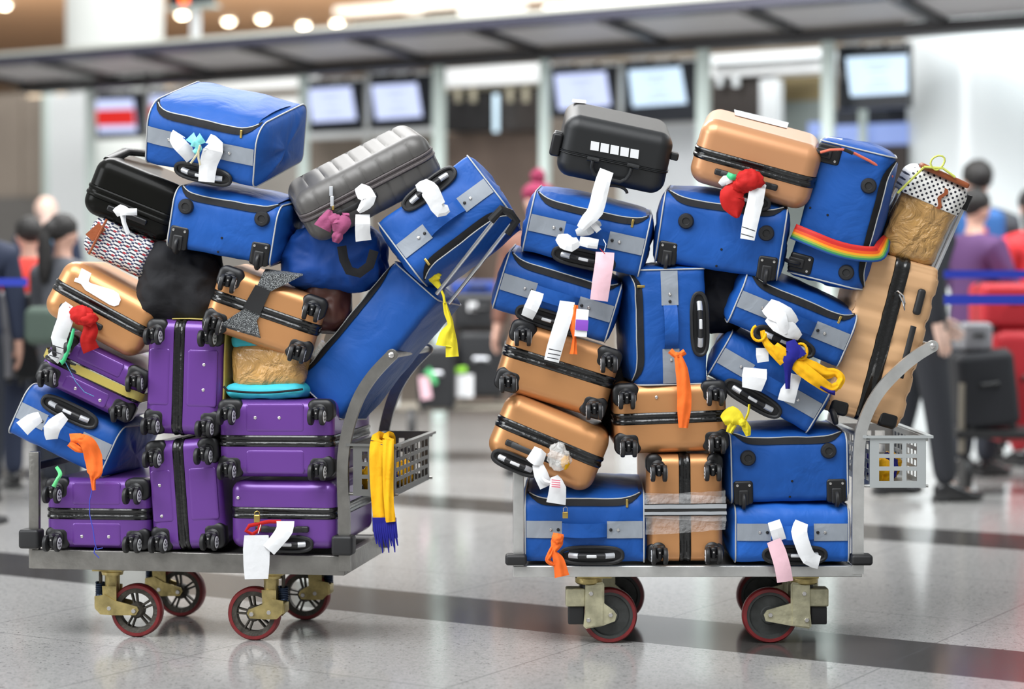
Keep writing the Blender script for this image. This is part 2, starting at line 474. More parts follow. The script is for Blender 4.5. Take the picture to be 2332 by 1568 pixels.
    if zip_on:
        for which in range(2 if zip2 else 1):
            z = MB()
            c0 = zc if which == 0 else L[0] + (L[-1] * .0)
            def zs_(x): return c0 + .05 * abs(2 * x / W) ** 8 * (1 if zipz is None else 0)
            wd = .011
            z.grid(lambda u, v: surf(-W/2 + .006 + (W - .012) * u, zs_(-W/2 + W * u) - wd + 2 * wd * v, .0035), 24, 4, BLKF)
            z.build('zipper', root, smooth=60)
            q = MB(); q.tube([surf(-W/2 + .012 + (W - .024) * k / 24, zs_(-W/2 + .012 + (W-.024) * k / 24) + wd, .004) for k in range(25)], .0019, PIPE, 6)
            q.build('zipper_piping', root)
            if flap:
                fl = MB()
                s_end = stop + rt * PI/2 + D * .55
                fl.grid(lambda u, v: surf(-W/2 + .016 + (W - .032) * u, zs_(-W/2 + .016 + (W-.032) * u) + wd + (s_end - zs_(-W/2 + .016 + (W-.032)*u)) * v, .003 + .004 * math.sin(PI * v)), 20, 8, fab)
                fl.build('top_flap', root, smooth=60)
            if face == 'handle':
                pl = MB(); px_ = W * .36; q0 = surf(px_, zs_(px_), .006)
                pl.rbox(q0 + Vector((-.004, -.006, -.022)), q0 + Vector((.004, 0, .004)), .002, BRASS, seg=2); pl.build('zip_pull', root)
    if face == 'handle':
        sz = sf + (H/2 - rb) + stripz * H     # arc length of strip centre
        hw = .027
        for sx in (-1, 1):
            g = MB(); x0, x1 = (sx * (W/2 - .003), sx * W * .19)
            a, b = min(x0, x1), max(x0, x1)
            g.grid(lambda u, v: surf(a + (b - a) * u, sz - hw + 2 * hw * v, .0030), 8, 3, GREYP)
            pa = g.build('reinforcement_patch', root, smooth=60)
            for k in (.035, .012):
                rv = MB(); c = surf(sx * (W * .19 + k), sz, .004)
                rv.lathe([(.0052, 0), (.0045, .002), (.002, .003), (0, .0022)], STUD if k > .02 else BLK, 12, T(c) @ rot(90, 'X')); rv.build('rivet', pa)
        if strap_on:
            h = MB(); a, b = -W * .19, W * .19
            h.grid(lambda u, v: surf(a + (b - a) * u, sz - hw * .8 + 1.6 * hw * v, .004) + Vector((0, -.022 * math.sin(PI * u) ** .6, 0)), 16, 3, fab, thick=(0, .003, 0))
            h.build('carry_handle', root, smooth=60)
        if cup_on: cup(root, cupat[0] * W, cupat[1] * H, .195, .050, y=-.006)
    elif face == 'wheels':
        make_shared()
        for (fx, fz) in feet:
            f_ = MB(); c = surf(fx * W, sf + (fz + .5) * H - rb, .001)
            f_.lathe([(.025, 0), (.025, .006), (.021, .012), (.012, .013), (.010, .010), (0, .010)], BLKR, 24, T(c) @ rot(90, 'X')); f_.build('rubber_foot', root)
        for sx in wheel_at:
            pl = MB(); x1 = sx * (W/2 - .004); x0 = x1 - sx * wsz * .82
            zt = -H/2 + wsz * .95
            pl.rbox((min(x0, x1), -.008, -H/2 - .004), (max(x0, x1), .03, zt), (.010, .006, .010), BLK, seg=3)
            plate = pl.build('wheel_plate', root)
            xc = (x0 + x1) / 2
            for k in (-1, 1):
                b_ = MB(); b_.lathe([(.0048, 0), (.004, .0025), (0, .003)], STUD, 10, T((xc + k * .019, -.0075, zt - .014)) @ rot(90, 'X')); b_.build('screw', plate)
            fk = MB(); fk.rbox((xc - .016, -.014, -H/2 - .006), (xc + .016, -.004, zt - .028), .005, BLKR, seg=3); fk.build('wheel_arch', plate)
            wh = MB(); wh.lathe([(.004, -.006), (.024, -.006), (.027, -.003), (.027, .003), (.024, .006), (.004, .006)], BLKR, 24, T((xc, -.006, -H/2 + .008)) @ rot(90, 'Y')); wh.build('wheel', plate)
        for (sx_, sz_) in ((0.02, -.18), (.0, -.42)):
            c = surf(sx_ * W, sf + (sz_ + .5) * H - rb, .0005); b_ = MB(); b_.lathe([(.004, 0), (.003, .0015), (0, .0018)], BLK, 8, T(c) @ rot(90, 'X')); b_.build('rivet', root)
    return root, M, W, H, surf

# ---------------------------------------------------------------- ribbons, tags and cloths, given as a centre line of (px, py, metres off the depth Y)
def strip(name, label, cat, pts, width, Y, m, group=None, th=.0009, curl=.004, sub=None, seed=0, taper=None, fringe=None, parent=None, edge=0, wob=.0015, build=True, mb=None, side=None, ripple=0):
    C = [P(a, b, Y + c) for a, b, c in pts]
    paper = 'paper' in m.name; sub = sub or (2 if paper else 5)
    # catmull-rom
    path, ws = [], []
    nW = width if hasattr(width, '__len__') else [width] * len(C)
    for i in range(len(C) - 1):
        p0, p1, p2, p3 = C[max(i-1, 0)], C[i], C[i+1], C[min(i+2, len(C)-1)]
        for k in range(sub):
            t = k / sub; path.append(.5 * ((2*p1) + (p2-p0)*t + (2*p0-5*p1+4*p2-p3)*t*t + (3*p1-p0-3*p2+p3)*t**3)); ws.append(nW[i] + (nW[i+1]-nW[i])*t)
    path.append(C[-1]); ws.append(nW[-1])
    g = mb or MB(); n = len(path) - 1; nv = 4 if not ripple else 8
    def fn(u, v):
        i = int(round(u * n)); p = path[i]; t = (path[min(i+1, n)] - path[max(i-1, 0)]).normalized()
        vd = (p - EYE).normalized(); s_ = t.cross(vd).normalized() if side is None else Vector(side)
        w = ws[i] * Y / F
        q = p + s_ * (v - .5) * w
        q += vd * (curl * ((v - .5) * 2) ** 2 + noise.noise(Vector((i * .7, v * 3, seed))) * wob + ripple * math.sin(v * 11 + i * .35 + seed))
        return q
    g.grid(fn, n, nv, m, thick=(0, th, 0))
    if not build: return g
    o = g.build(name, parent, smooth=14 if paper else 60)
    return tag(o, label, cat, group) if not parent else o
# ================================================================ trolleys
STEEL = mat('brushed_steel', (.28, .27, .25), .36, .85, var=(14, .18), bump=(60, .08))
STEELB = mat('bright_steel', (.66, .66, .64), .34, .75, var=(14, .12), bump=(60, .06))
GALV = mat('brass_plated_steel', (.50, .40, .17), .36, .8, var=(22, .35), bump=(50, .15))
GALV2 = mat('zinc_plated_steel', (.56, .53, .36), .42, .6, var=(22, .3), bump=(50, .15))
TYRE = mat('red_polyurethane_tyre', (.19, .018, .020), .35, var=(20, .3))
RIM = mat('dirty_wheel_rim', (.07, .062, .05), .55, .3, var=(30, .5), bump=(60, .3))
RIM2 = mat('grey_wheel_disc', (.055, .058, .056), .5, .2, var=(30, .3))
SPRING = mat('blue_black_spring', (.02, .035, .07), .3, .6)

def big_wheel(c, parent, spoked, r=.086, t=.034):
    """wheel with its axle along local y"""
    Mw = T(c) @ rot(-90, 'X'); m = MB()
    m.lathe([(r*.84, -t/2), (r*.95, -t/2), (r, -t*.3), (r, t*.3), (r*.95, t/2), (r*.84, t/2)], TYRE, 48, Mw, ring=True)
    w = m.build('tyre', parent)
    g = MB()
    if spoked:
        g.lathe([(r*.66, -t*.36), (r*.86, -t*.44), (r*.86, t*.44), (r*.66, t*.36), (r*.66, -t*.36)], RIM, 48, Mw, ring=True)
        g.lathe([(0, -t*.6), (r*.24, -t*.6), (r*.30, -t*.3), (r*.30, t*.3), (r*.24, t*.6), (0, t*.6)], RIM, 24, Mw)
        for k in range(5):
            a = 2 * PI * k / 5 + .5; d = Vector((math.cos(a), 0, math.sin(a))); s_ = Vector((-d.z, 0, d.x))
            for e in (-1, 1):
                A = Vector(c) + d * r*.24 + s_ * e * r*.06; B = Vector(c) + d * r*.70 + s_ * e * r*.10
                g.tube([A, B], .005, RIM, 6, flat=(.010, .004, (0, 1, 0)))
    else:
        g.lathe([(0, -t*.30), (r*.30, -t*.30), (r*.34, -t*.18), (r*.70, -t*.18), (r*.74, -t*.44), (r*.86, -t*.44), (r*.86, t*.44), (r*.74, t*.44), (r*.70, t*.18), (0, t*.18)], RIM2, 48, Mw)
        g.lathe([(r*.86, -t*.47), (r*.90, -t*.50), (r*.90, t*.50), (r*.86, t*.47)], mat('red_wheel_edge', (.30, .02, .03), .4), 48, Mw, ring=True)
    g.build('rim', w)

def bolt(m, c, r, mm=None, out=.006):
    m.lathe([(r, 0), (r, out*.6), (r*.8, out), (0, out)], mm or STUD, 6, T(c) @ rot(90, 'X'))
def spring_caster(root, xt, y, ztop, dx, dark=1):
    """brass tube with a swing arm; wheel ahead at xt+dx"""
    s_ = 1 if dx > 0 else -1; wc = (xt + dx, y, .086)
    m = MB()
    m.box((xt - .05, y - .05, ztop - .008), (xt + .05, y + .05, ztop), GALV)
    m.lathe([(.034, 0), (.034, .010), (.026, .014)][::-1], GALV, 24, T((xt, y, ztop - .024)))
    m.lathe([(.034, -.012), (.036, -.004), (.034, .0)], GALV, 24, T((xt, y, ztop - .010)))
    m.cyl((xt, y, .125), (xt, y, ztop - .01), .024, GALV, 24)
    fr = m.build('caster_tube', root)
    for e in (-1, 1):
        yy = y + e * .026
        g = MB()
        # lower cheek of the tube: tapering plate
        poly = [(xt - .024, .165), (xt + .024, .165), (xt + .024, .10), (xt + .014, .078), (xt - .006, .078), (xt - .020, .095)]
        g.prism(poly, yy - .004, yy + .004, GALV)
        b = MB() ; bolt(g, (xt + .001, yy - .004 * 1, .094), .009)
        g.build('fork_cheek', fr)
        # swing arm
        g = MB(); yy = y + e * .032
        poly = [(xt - s_*.048, .132), (xt - s_*.014, .138), (xt + s_*.020, .120), (wc[0] + s_*.010, .102), (wc[0] + s_*.016, .090), (wc[0] + s_*.006, .074), (xt + s_*.01, .072), (xt - s_*.028, .074), (xt - s_*.046, .092)]
        if s_ < 0: poly = poly[::-1]
        g.prism(poly, yy - .003, yy + .003, GALV)
        bolt(g, (wc[0], yy - .003, .088), .009)
        g.build('swing_arm', fr)
    g = MB(); g.rbox((min(xt - s_*.052, xt - s_*.022), y - .032, .088), (max(xt - s_*.052, xt - s_*.022), y + .032, .128), .010, GALV, seg=3); g.build('arm_bridge', fr)
    g = MB(); sx = xt - s_ * .040; N = 96
    g.tube([(sx + .014 * math.cos(i * .5), y + .014 * math.sin(i * .5), .128 + (ztop - .05 - .128) * i / N) for i in range(N)], .0032, SPRING, 6)
    g.cyl((sx, y, .125), (sx, y, ztop - .01), .006, RIM, 10)
    g.build('spring', fr)
    big_wheel(wc, root, True)

def plate_caster(root, xt, y, ztop, dx):
    s_ = 1 if dx > 0 else -1; wc = (xt + dx, y, .088)
    m = MB()
    m.box((xt - .055, y - .05, ztop - .008), (xt + .055, y + .05, ztop), GALV)
    m.cyl((xt - s_*.015, y, ztop - .03), (xt - s_*.015, y, ztop - .008), .044, GALV, 24, bev=.004)
    m.cyl((xt - s_*.015, y, .15), (xt - s_*.015, y, ztop - .03), .03, BLK, 16)
    fr = m.build('caster_swivel', root)
    for e in (-1, 1):
        yy = y + e * .034; g = MB()
        poly = [(xt - s_*.028, .190), (xt + s_*.026, .198), (xt + s_*.032, .19), (xt + s_*.032, .130), (wc[0] + s_*.012, .108), (wc[0] + s_*.022, .094), (wc[0] + s_*.016, .074), (xt + s_*.024, .058), (xt - s_*.026, .050), (xt - s_*.034, .058), (xt - s_*.030, .10)]
        if s_ < 0: poly = poly[::-1]
        g.prism(poly, yy - .0035, yy + .0035, GALV2)
        g2 = MB()
        poly = [(xt - s_*.028, .186), (xt + s_*.027, .192), (xt + s_*.027, .062), (xt - s_*.026, .056)]
        if s_ < 0: poly = poly[::-1]
        g.prism(poly, yy + e * .0035, yy + e * .008, GALV2)
        if e < 0:
            for (bx, bz) in ((xt - s_*.010, .162), (xt - s_*.018, .078), (wc[0] + s_*.002, .094)): bolt(g, (bx, yy - .006, bz), .0085)
        g.build('side_plate', fr)
    g = MB(); x0, x1 = sorted((xt - s_*.090, xt - s_*.026))
    g.rbox((x0, y - .030, .118), (x1, y + .030, .176), .006, GALV2, seg=2)
    g.rbox((x0 + .008, y - .02, .06), (x1 - .004, y + .02, .118), .005, BLKR, seg=2); g.build('damper_box', fr)
    big_wheel(wc, root, False, r=.088)

def trolley(label, O, yaw, L, W, z0, z1, posts_px, arch_px, castr, steel, side, bask, lpost):
    Mt = Matrix.Translation(O) @ Matrix.Rotation(-yaw, 4, 'Z')
    root = empty('luggage_trolley', Mt, label, 'trolley', None)
    inv = Mt.inverted()
    w = Mt.to_3x3() @ Vector((0, 1, 0)); P0 = Mt @ Vector((0, 0, 0))
    def loc(px, py, y=0):
        r = ray(px, py); o = P0 + w * y; t = (o - EYE).dot(w) / r.dot(w); return inv @ (EYE + r * t)
    m = MB(); t = .006
    m.rbox((0, 0, z0), (L, .03, z1), .003, steel, seg=2); m.rbox((0, W - .03, z0), (L, W, z1), .003, steel, seg=2)
    m.rbox((0, .031, z0), (.03, W - .031, z1), .003, steel, seg=2); m.rbox((L - .03, .031, z0), (L, W - .031, z1), .003, steel, seg=2)
    m.box((.031, .031, z1 - .012), (L - .031, W - .031, z1 - .004), BLKR)
    m.build('platform', root)
    bw = .018
    for y in (.007, W - .007):
        m = MB(); pts = [loc(a, b) for a, b in arch_px]
        sm = []
        for i in range(len(pts) - 1):
            p0, p1, p2, p3 = pts[max(i-1,0)], pts[i], pts[i+1], pts[min(i+2, len(pts)-1)]
            for k in range(5):
                q = k / 5; sm.append(.5 * ((2*p1) + (p2-p0)*q + (2*p0-5*p1+4*p2-p3)*q*q + (3*p1-p0-3*p2+p3)*q**3))
        sm.append(pts[-1]); sm = [Vector((p.x, y, p.z)) for p in sm]
        m.tube(sm, 0, steel, 4, flat=(.0095, bw, (0, 1, 0)))
        e = sm[-1]; m.cyl(e - Vector((0, .009, 0)), e + Vector((0, .009, 0)), bw * 1.05, steel, 24, bev=.002)
        a = m.build('arch_rail', root)
        b = MB(); b.lathe([(.010, 0), (.009, .004), (.004, .007), (0, .007)], STUD, 16, T(e + Vector((0, -.010, 0))) @ rot(90, 'X')); b.build('bolt', a)
    m = MB(); e = sm[-1]; m.cyl((e.x, .01, e.z), (e.x, W - .01, e.z), .011, steel, 14); m.build('handle_bar', root)
    # low uprights at the other end
    ztop = loc(*lpost[0]).z; xl = loc(*lpost[0]).x
    for y in (.012, W - .012):
        m = MB(); m.rbox((xl - .017, y - .010, z0), (xl + .017, y + .010, ztop), .003, steel, seg=2); m.build('corner_post', root)
    m = MB(); m.rbox((xl - .010, .025, ztop - .06), (xl + .010, W - .025, ztop - .036), .003, BLKR, seg=2); m.build('end_rail', root)
    # rubber bumpers round each corner
    zb = z1 + .004
    for (x, y) in ((xl - .008, .004), (L - .004, .004), (L - .004, W - .004)):
        m = MB(); hb = bask['bh']
        m.rbox((x - .034, y - .030, zb), (x + .034, y + .030, zb + hb), .010, BLKR, seg=3); m.build('bumper', root)
    for (px, dx, rear) in castr:
        y = .075 if not rear else W - .10
        x = loc(px, 1400, y).x
        (spring_caster if bask['spring'] else plate_caster)(root, x, y, z0, dx)
    # basket
    x0 = loc(*bask['a']).x; x1 = loc(*bask['b']).x; zt = loc(*bask['a']).z; zbm = loc(*bask['c']).z
    m = MB(); ins = .014; y0, y1 = .0, W - .03
    def panel(A, B, C_, nx, nz, bar):
        A, B, C_ = Vector(A), Vector(B), Vector(C_); u, v = B - A, C_ - A; nrm = u.cross(v).normalized()
        def slab(u0, u1, v0, v1, e=0):
            q = [A + u*a + v*b + nrm*(.0012 + e) * s_ for s_ in (-1, 1) for a, b in ((u0, v0), (u1, v0), (u1, v1), (u0, v1))]
            m.add(q, [(0,3,2,1),(4,5,6,7),(0,1,5,4),(1,2,6,5),(2,3,7,6),(3,0,4,7)], bask['m'])
        bu, bv = bar / u.length, bar / v.length
        eu, ev = bu * 2.1, bv * 1.6
        slab(0, eu, 0, 1); slab(1 - eu, 1, 0, 1); slab(eu, 1 - eu, 0, ev); slab(eu, 1 - eu, 1 - ev, 1)
        for i in range(1, nx):
            c = eu + (1 - 2*eu) * i / nx; slab(c - bu/2, c + bu/2, ev, 1 - ev, .0002)
        for j in range(1, nz):
            c = ev + (1 - 2*ev) * j / nz; slab(eu, 1 - eu, c - bv/2, c + bv/2, .0004)
    bx0, bx1 = x0 + ins, x1 - ins
    panel((bx0, y0, zbm), (bx1, y0, zbm), (bx0, y0, zt), 3, 3, .013)
    panel((bx0, y1, zbm), (bx1, y1, zbm), (bx0, y1, zt), 3, 3, .013)
    panel((bx1, y0, zbm), (bx1, y1, zbm), (bx1, y0, zt), 9, 4, .012)
    panel((bx0, y0, zbm), (bx0, y1, zbm), (bx0, y0, zt), 9, 4, .012)
    m.box((bx0, y0, zbm), (bx1, y1, zbm + .002), bask['m'])
    bk = m.build('basket', root)
    m = MB(); m.tube([(x0, y0 - .004, zt), (x1, y0 - .004, zt), (x1, y1 + .004, zt), (x0, y1 + .004, zt)], 0, bask['m'], 4, closed=True, flat=(.004, .010, (0, 0, 1)))
    m.build('basket_rim', bk)
    m = MB()
    for z in (zt - .01, zbm + .005): m.cyl((L - .01, .012, z), (x1 - .004, .012, z), .005, steel, 8); m.cyl((L - .01, W - .02, z), (x1 - .004, W - .02, z), .005, steel, 8)
    m.build('basket_bracket', bk)
    return root, Mt, (bx0, bx1, y0, y1, zbm, zt)

TL = trolley('steel luggage trolley with spring casters and scuffed grey platform, loaded with the purple cases', Vector((-.527 - 1.037 * math.cos(YAW_L), 6.36 + 1.037 * math.sin(YAW_L), 0)), YAW_L, 1.037, .58, .223, .285,
    None, [(785,1300),(783,1180),(780,1060),(790,985),(814,910),(848,855),(892,808)],
    [(256, .085, 0), (618, -.055, 0), (368, .070, 1), (722, -.040, 1)], STEEL, 'L',
    dict(a=(795,1012), b=(908,1012), c=(795,1128), m=mat('dull_perforated_steel', (.22, .22, .21), .45, .7), bh=.062, spring=True), [(76, 1028)])
TR = trolley('bright metal luggage trolley with flat plate casters and slim white edge, carrying bronze cases', Vector((.003, 6.36, 0)), 0, 1.10, .58, .219, .254,
    None, [(1954,1306),(1954,1160),(1957,1020),(1970,955),(2002,893),(2048,843),(2088,810),(2124,788)],
    [(1352, .050, 0), (1820, -.095, 0), (1378, .045, 1), (1800, -.095, 1)], STEELB, 'R',
    dict(a=(1972,994), b=(2118,994), c=(1972,1110), m=mat('pale_perforated_steel', (.55, .58, .58), .45, .5), bh=.034, spring=False), [(1181, 1068)])
# ================================================================ the load
def hc(*a, **k): return hard_case('suitcase', *a, **k)
ST = [(-.16, -.25), (.16, -.25)]
# --- left trolley
hc('purple hard case lying flat at the bottom left corner, blue string hanging over it', 'suitcase', (103,1248), (338,1252), (103,1088), YL(220), .54, side='L', shell=PURPLE, seam=.5, panels=True, studs=[(-.14,-.32),(.12,-.32)], r=.035)
hc('purple hard case standing upright and leaning slightly, lower of the two between flat purple cases', 'suitcase', (512,1247), (494,996), (346,1249), YL(420), .54, side='L', shell=PURPLE, seam=.55, panels=True, studs=[(.1,.33),(-.18,.33)], r=.035)
hc('purple hard case standing upright with yellow tape along its right side, upper of the two', 'suitcase', (498,994), (506,732), (326,992), YL(415), .54, side='L', shell=PURPLE, seam=.56, panels=True, studs=[(.12,-.28),(-.10,-.28)], r=.035)
hc('purple hard case lying flat with two studs up high, directly under the brown taped parcel', 'suitcase', (497,1086), (758,1088), (494,910), YL(630)-.015, .54, side='L', shell=PURPLE, seam=.47, panels=True, studs=[(-.17,.27),(.04,.27)], r=.035)
hc('flat purple hard case, handle end out with red strap and brass padlock', 'suitcase', (524,1248), (764,1252), (524,1094), YL(640)-.01, .54, side='L', shell=PURPLE, seam=.53, wheels=False, handle=(0, -.2, .13, .06, -.42), r=.035, studs=[(-.42, .25)])
hc('purple hard case tilted down to the right with yellow tape round its middle', 'suitcase', (76,862), (292,966), (112,738), YL(195)+.0, .50, w2=(66,-14), side='L', shell=PURPLE, seam=.5, panels=True, studs=[(-.10,-.33),(.16,-.33)], r=.035)
B8 = hc('bronze hard case with a white bottle shaped sticker, under the checked bag', 'suitcase', (86,706), (304,824), (138,574), YL(215)-.02, .50, w2=(66,-6), shell=BRONZE, seam=.50, wheels=False, handle=(-.12,-.26,.11), r=.05)
BR_W = hc('bronze hard case wearing a speckled black strap, wheels out, under the blue case', 'suitcase', (456,744), (700,828), (490,596), YL(600)-.02, .50, w2=(36,-16), shell=BRONZE, seam=.52, studs=[(-.17,-.36)], r=.038, trail=(-.25, 0, -1))
BG = hc('glossy black hard case with its grey pull handle extended, above the checked bag', 'suitcase', (176,478), (380,560), (215,345), YL(290), .44, w2=(56,-12), shell=BLKGL, seam=.40, wheels=False, r=.05, band_m=BLKGL)
# ribbed grey case
def rib_out(pitch, amp, W, H, D, ax=0, w=.10):
    def fn(p):
        c = abs(((p[ax] / pitch) % 1.0) - .5) * 2
        k = max(0.0, min(1.0, (c - (1 - w * 2)) / w))
        cen = Vector((p.x, p.y, p.z)); ctr = Vector((0, D/2, 0)); d = p - ctr; d[ax] = 0
        n_ = Vector((d.x / (W/2), d.y / (D/2), d.z / (H/2))); 
        j = max(range(3), key=lambda i: abs(n_[i])); e = Vector((0, 0, 0)); e[j] = 1 if n_[j] > 0 else -1
        return p - e * amp * k
    return fn
GR = hc('charcoal ribbed hard case tipped up to the right, mauve ribbon on its zip', 'suitcase', (722,566), (1022,410), (676,446), YL(850)-.04, .36, w2=(-32,-34), shell=GREYSH, seam=.56, wheels=False, r=.052, band=.026, band_m=mat('grey_brown_zip', (.10, .085, .085), .5, bump=(300,.3)),
        handle=(-.15,-.12,.12), rib=((44,4,2), rib_out(.055, .004, .45, .24, .36)))
# black case, right
BKC = hc('matt black hard case with five white square stickers and a folding handle', 'suitcase', (1262,398), (1508,450), (1290,258), YR(1400)-.0, .40, w2=(-6,-40), side='R', shell=BLKMT, seam=.40, band=.008, wheels=False, r=.045, band_m=BLKMT)
B12 = hc('rose bronze hard case with clear tape along its top, highest on its trolley', 'suitcase', (1563,412), (1836,487), (1592,262), YR(1700)-.03, .44, w2=(6,-34), side='R', shell=PINKBR, seam=.46, wheels=False, handle=(-.04,-.24,.16,0,-.52), r=.05)
hc('bronze hard case tilted down right, wheels out, white and orange tags over it', 'suitcase', (1122,880), (1372,958), (1158,720), YR(1260), .5, side='R', shell=BRONZE, seam=.54, r=.04, studs=[(-.1,.3)])
BRL = hc('bronze hard case overhanging the corner post, paper and plastic tags round its handle', 'suitcase', (1100,1030), (1338,1130), (1150,884), YR(1240)-.02, .5, w2=(12,-22), side='R', shell=BRONZE, seam=.52, wheels=False, handle=(-.08,-.22,.15,-.2,-.46), r=.05)
hc('wide bronze hard case lying flat under the upright blue bag with orange ribbon', 'suitcase', (1402,1036), (1660,1026), (1388,876), YR(1520), .52, side='R', shell=BRONZE, seam=.50, r=.04, studs=[(-.12,.3),(.09,.3)])
BRU = hc('bronze hard case standing upright, wrapped with clear film round its waist', 'suitcase', (1648,1279), (1646,1034), (1474,1279), YR(1560), .52, side='R', shell=BRONZE, seam=.5, r=.036, cupsize=.062)
RB = hc('tall bronze faceted hard case leaning to the right end of the trolley', 'suitcase', (2054,980), (2150,612), (1872,944), YR(2010)+.05, .30, w2=(-42,-4), side='R', shell=BRONZE_D, seam=.50, band=.046, wheels=False, r=.032, rib=((44,4,4), rib_out(.080, .006, .55, .25, .30, 0, .22)))

# --- blue bags, left
sb = soft_bag
sb('blue bag topmost of its heap, white tags and a mint ribbon on its handle', (332,372), (575,428), (352,238), YL(470)-.05, .36, w2=(118,-58), rt=.07, cupat=(.05,-.44), seed=2, topb=.02)
sb('blue bag showing two round feet and two wheels, directly under the topmost blue bag', (380,560), (612,606), (389,424), YL(520)-.03, .42, w2=(84,-22), face='wheels', rt=.05, seed=3, feet=((-.37,.22),(.37,.26)), flap=True)
sb('blue bag tilted steeply with white sticker on its end and chrome rods below it', (1062,352), (860,505), (1160,476), YL(1000)-.02, .36, w2=(38,50), rt=.05, stripz=.05, cupat=(-.05,-.42), seed=4)
BIG = sb('large blue case leaning on the curved arch, plain front with pale piping all round', (773,953), (996,684), (679,858), YL(880)+.09, .30, w2=(62,8), face='none', rt=.03, seed=5, bulge=.016)
sb('blue bag tilted under the leaning purple case, orange ribbon and white tags on it', (18,985), (226,1084), (50,866), YL(150)+.02, .44, w2=(98,-6), rt=.05, zip_on=False, stripz=-.02, cupat=(-.02,.36), strap_on=True, seed=6)
# --- blue bags, right
sb('blue bag under the black case, pink tag hanging from its handle', (1190,572), (1452,630), (1212,436), YR(1330), .46, side='R', w2=(8,-22), rt=.065, cupat=(.02,-.40), seed=7)
sb('blue bag with white tags and a purple striped tag, above a tilted bronze case', (1122,703), (1376,780), (1160,575), YR(1270)+.02, .46, side='R', w2=(8,-26), rt=.06, cupat=(-.03,-.40), seed=8)
sb('blue bag with two round feet, under the rose bronze case, red cloth hanging over it', (1492,596), (1768,638), (1506,436), YR(1640), .46, side='R', face='wheels', rt=.05, seed=9, w2=(4,-24), feet=((-.30,.14),(.36,.14)))
sb('blue bag with a yellow scarf round its handle and a wad of white tags', (1658,735), (1906,836), (1708,622), YR(1800)+.0, .44, side='R', w2=(-34,-42), rt=.06, cupat=(.0,-.42), seed=11)
sb('blue bag tilted below the yellow scarf, three white tags and a yellow bow on it', (1612,855), (1836,985), (1674,762), YR(1750)+.02, .44, side='R', w2=(-6,-34), rt=.05, zip_on=False, cupat=(-.06,-.44), seed=12)
sb('blue bag stood on end, grey strip at its top and a long orange ribbon', (1612,872), (1606,612), (1446,872), YR(1530)+.01, .46, side='R', w2=(-46,-8), rt=.05, cupat=(.02,-.40), seed=13, fab=BLUE, strap_on=True)
sb('bottom blue bag beside the corner post, brass padlock and orange ribbon on it', (1197,1280), (1466,1281), (1199,1128), YR(1330), .48, side='R', w2=(2,-58), rt=.05, cupat=(.06,-.38), seed=14)
sb('blue bag with round feet out, second from the bottom beside the arch', (1668,1146), (1930,1140), (1668,994), YR(1800)+.01, .46, side='R', face='wheels', rt=.04, seed=15, feet=((-.36,.18),(.34,.26)), w2=(-42,-40))
sb('bright blue bag at the bottom right corner, white and pink tags over its edge', (1676,1280), (1932,1280), (1670,1152), YR(1800)-.0, .48, side='R', rt=.04, fab=BLUE2, cupat=(.02,-.36), seed=16, zip_on=False, stripz=.04)

sb('blue bag stood on its side with a rainbow strap round it', (1870,320), (1794,618), (2034,390), YR(1920), .42, side='R', face='wheels', rt=.05, seed=10, w2=(4,-16), feet=((-.26,.24),(.40,.24)))
# ================================================================ parcels, soft things
def wrapped_mat(name, base, scale=9):
    m = mat(name, base, .22, coat=.8, var=(9, .3))
    nt = m.node_tree; b = nt.nodes['Principled BSDF']; tc = nt.nodes.new('ShaderNodeTexCoord')
    n = nt.nodes.new('ShaderNodeTexNoise'); n.inputs['Scale'].default_value = scale; n.inputs['Detail'].default_value = 5; n.inputs['Distortion'].default_value = 1.2
    nt.links.new(tc.outputs['Object'], n.inputs['Vector'])
    bp = nt.nodes.new('ShaderNodeBump'); bp.inputs['Strength'].default_value = .9; bp.inputs['Distance'].default_value = .03
    nt.links.new(n.outputs[0], bp.inputs['Height']); nt.links.new(bp.outputs[0], b.inputs['Normal'])
    return m
TAPE = wrapped_mat('brown_packing_tape', (.52, .29, .09), 17)
TURQ = fabric('turquoise_fabric', (.05, .50, .60), .55)
def crumple(amp, seed, fq=14):
    def fn(p):
        n = noise.noise_vector(Vector(p) * fq + Vector((seed, seed, seed)))
        n2 = noise.noise_vector(Vector(p) * fq * 3 + Vector((seed, 0, 0)))
        return p + n * amp + n2 * amp * .35
    return fn
def softbox(name, label, cat, p0, p1, p3, Y, D, m, r=.05, w2=None, side='L', amp=.006, seed=0, part='wrapped_body'):
    M, W, H = frame(p0, p1, p3, Y, D, w2, side); root = empty(name, M, label, cat)
    b = MB(); b.rbox((-W/2, 0, -H/2), (W/2, D, H/2), r, m, seg=5, mid=10, fn=crumple(amp, seed)); b.build(part, root, smooth=70)
    return root, M, W, H
# turquoise bag under brown tape
rt_, M_, W_, H_ = softbox('taped_parcel', 'brown taped parcel with turquoise cloth showing above and below, between purple and bronze cases', 'parcel', (522,890), (688,888), (530,775), YL(600)+.01, .38, TAPE, .045, amp=.006, seed=2)
b = MB(); b.rbox((-W_/2 - .012, -.012, -H_/2 - .028), (W_/2 + .006, .36, -H_/2 + .022), (.03,.03,.022), TURQ, seg=5, mid=8, fn=crumple(.006, 4)); b.build('turquoise_base', rt_, smooth=70)
b = MB(); b.rbox((-W_/2 + .0, .01, H_/2 - .03), (W_/2 - .03, .36, H_/2 + .022), (.03,.03,.022), TURQ, seg=5, mid=8, fn=crumple(.006, 9)); b.build('turquoise_top', rt_, smooth=70)
b = MB(); b.tube([Vector((-W_/2 - .012 + (W_ + .02) * k / 20, -.021 - .004*math.sin(PI*k/20), -H_/2 + .004 - .009 * math.sin(PI * k / 20) + (.012 if k < 1 else 0))) for k in range(21)], .0035, BLKF, 6); b.build('black_edging', rt_)

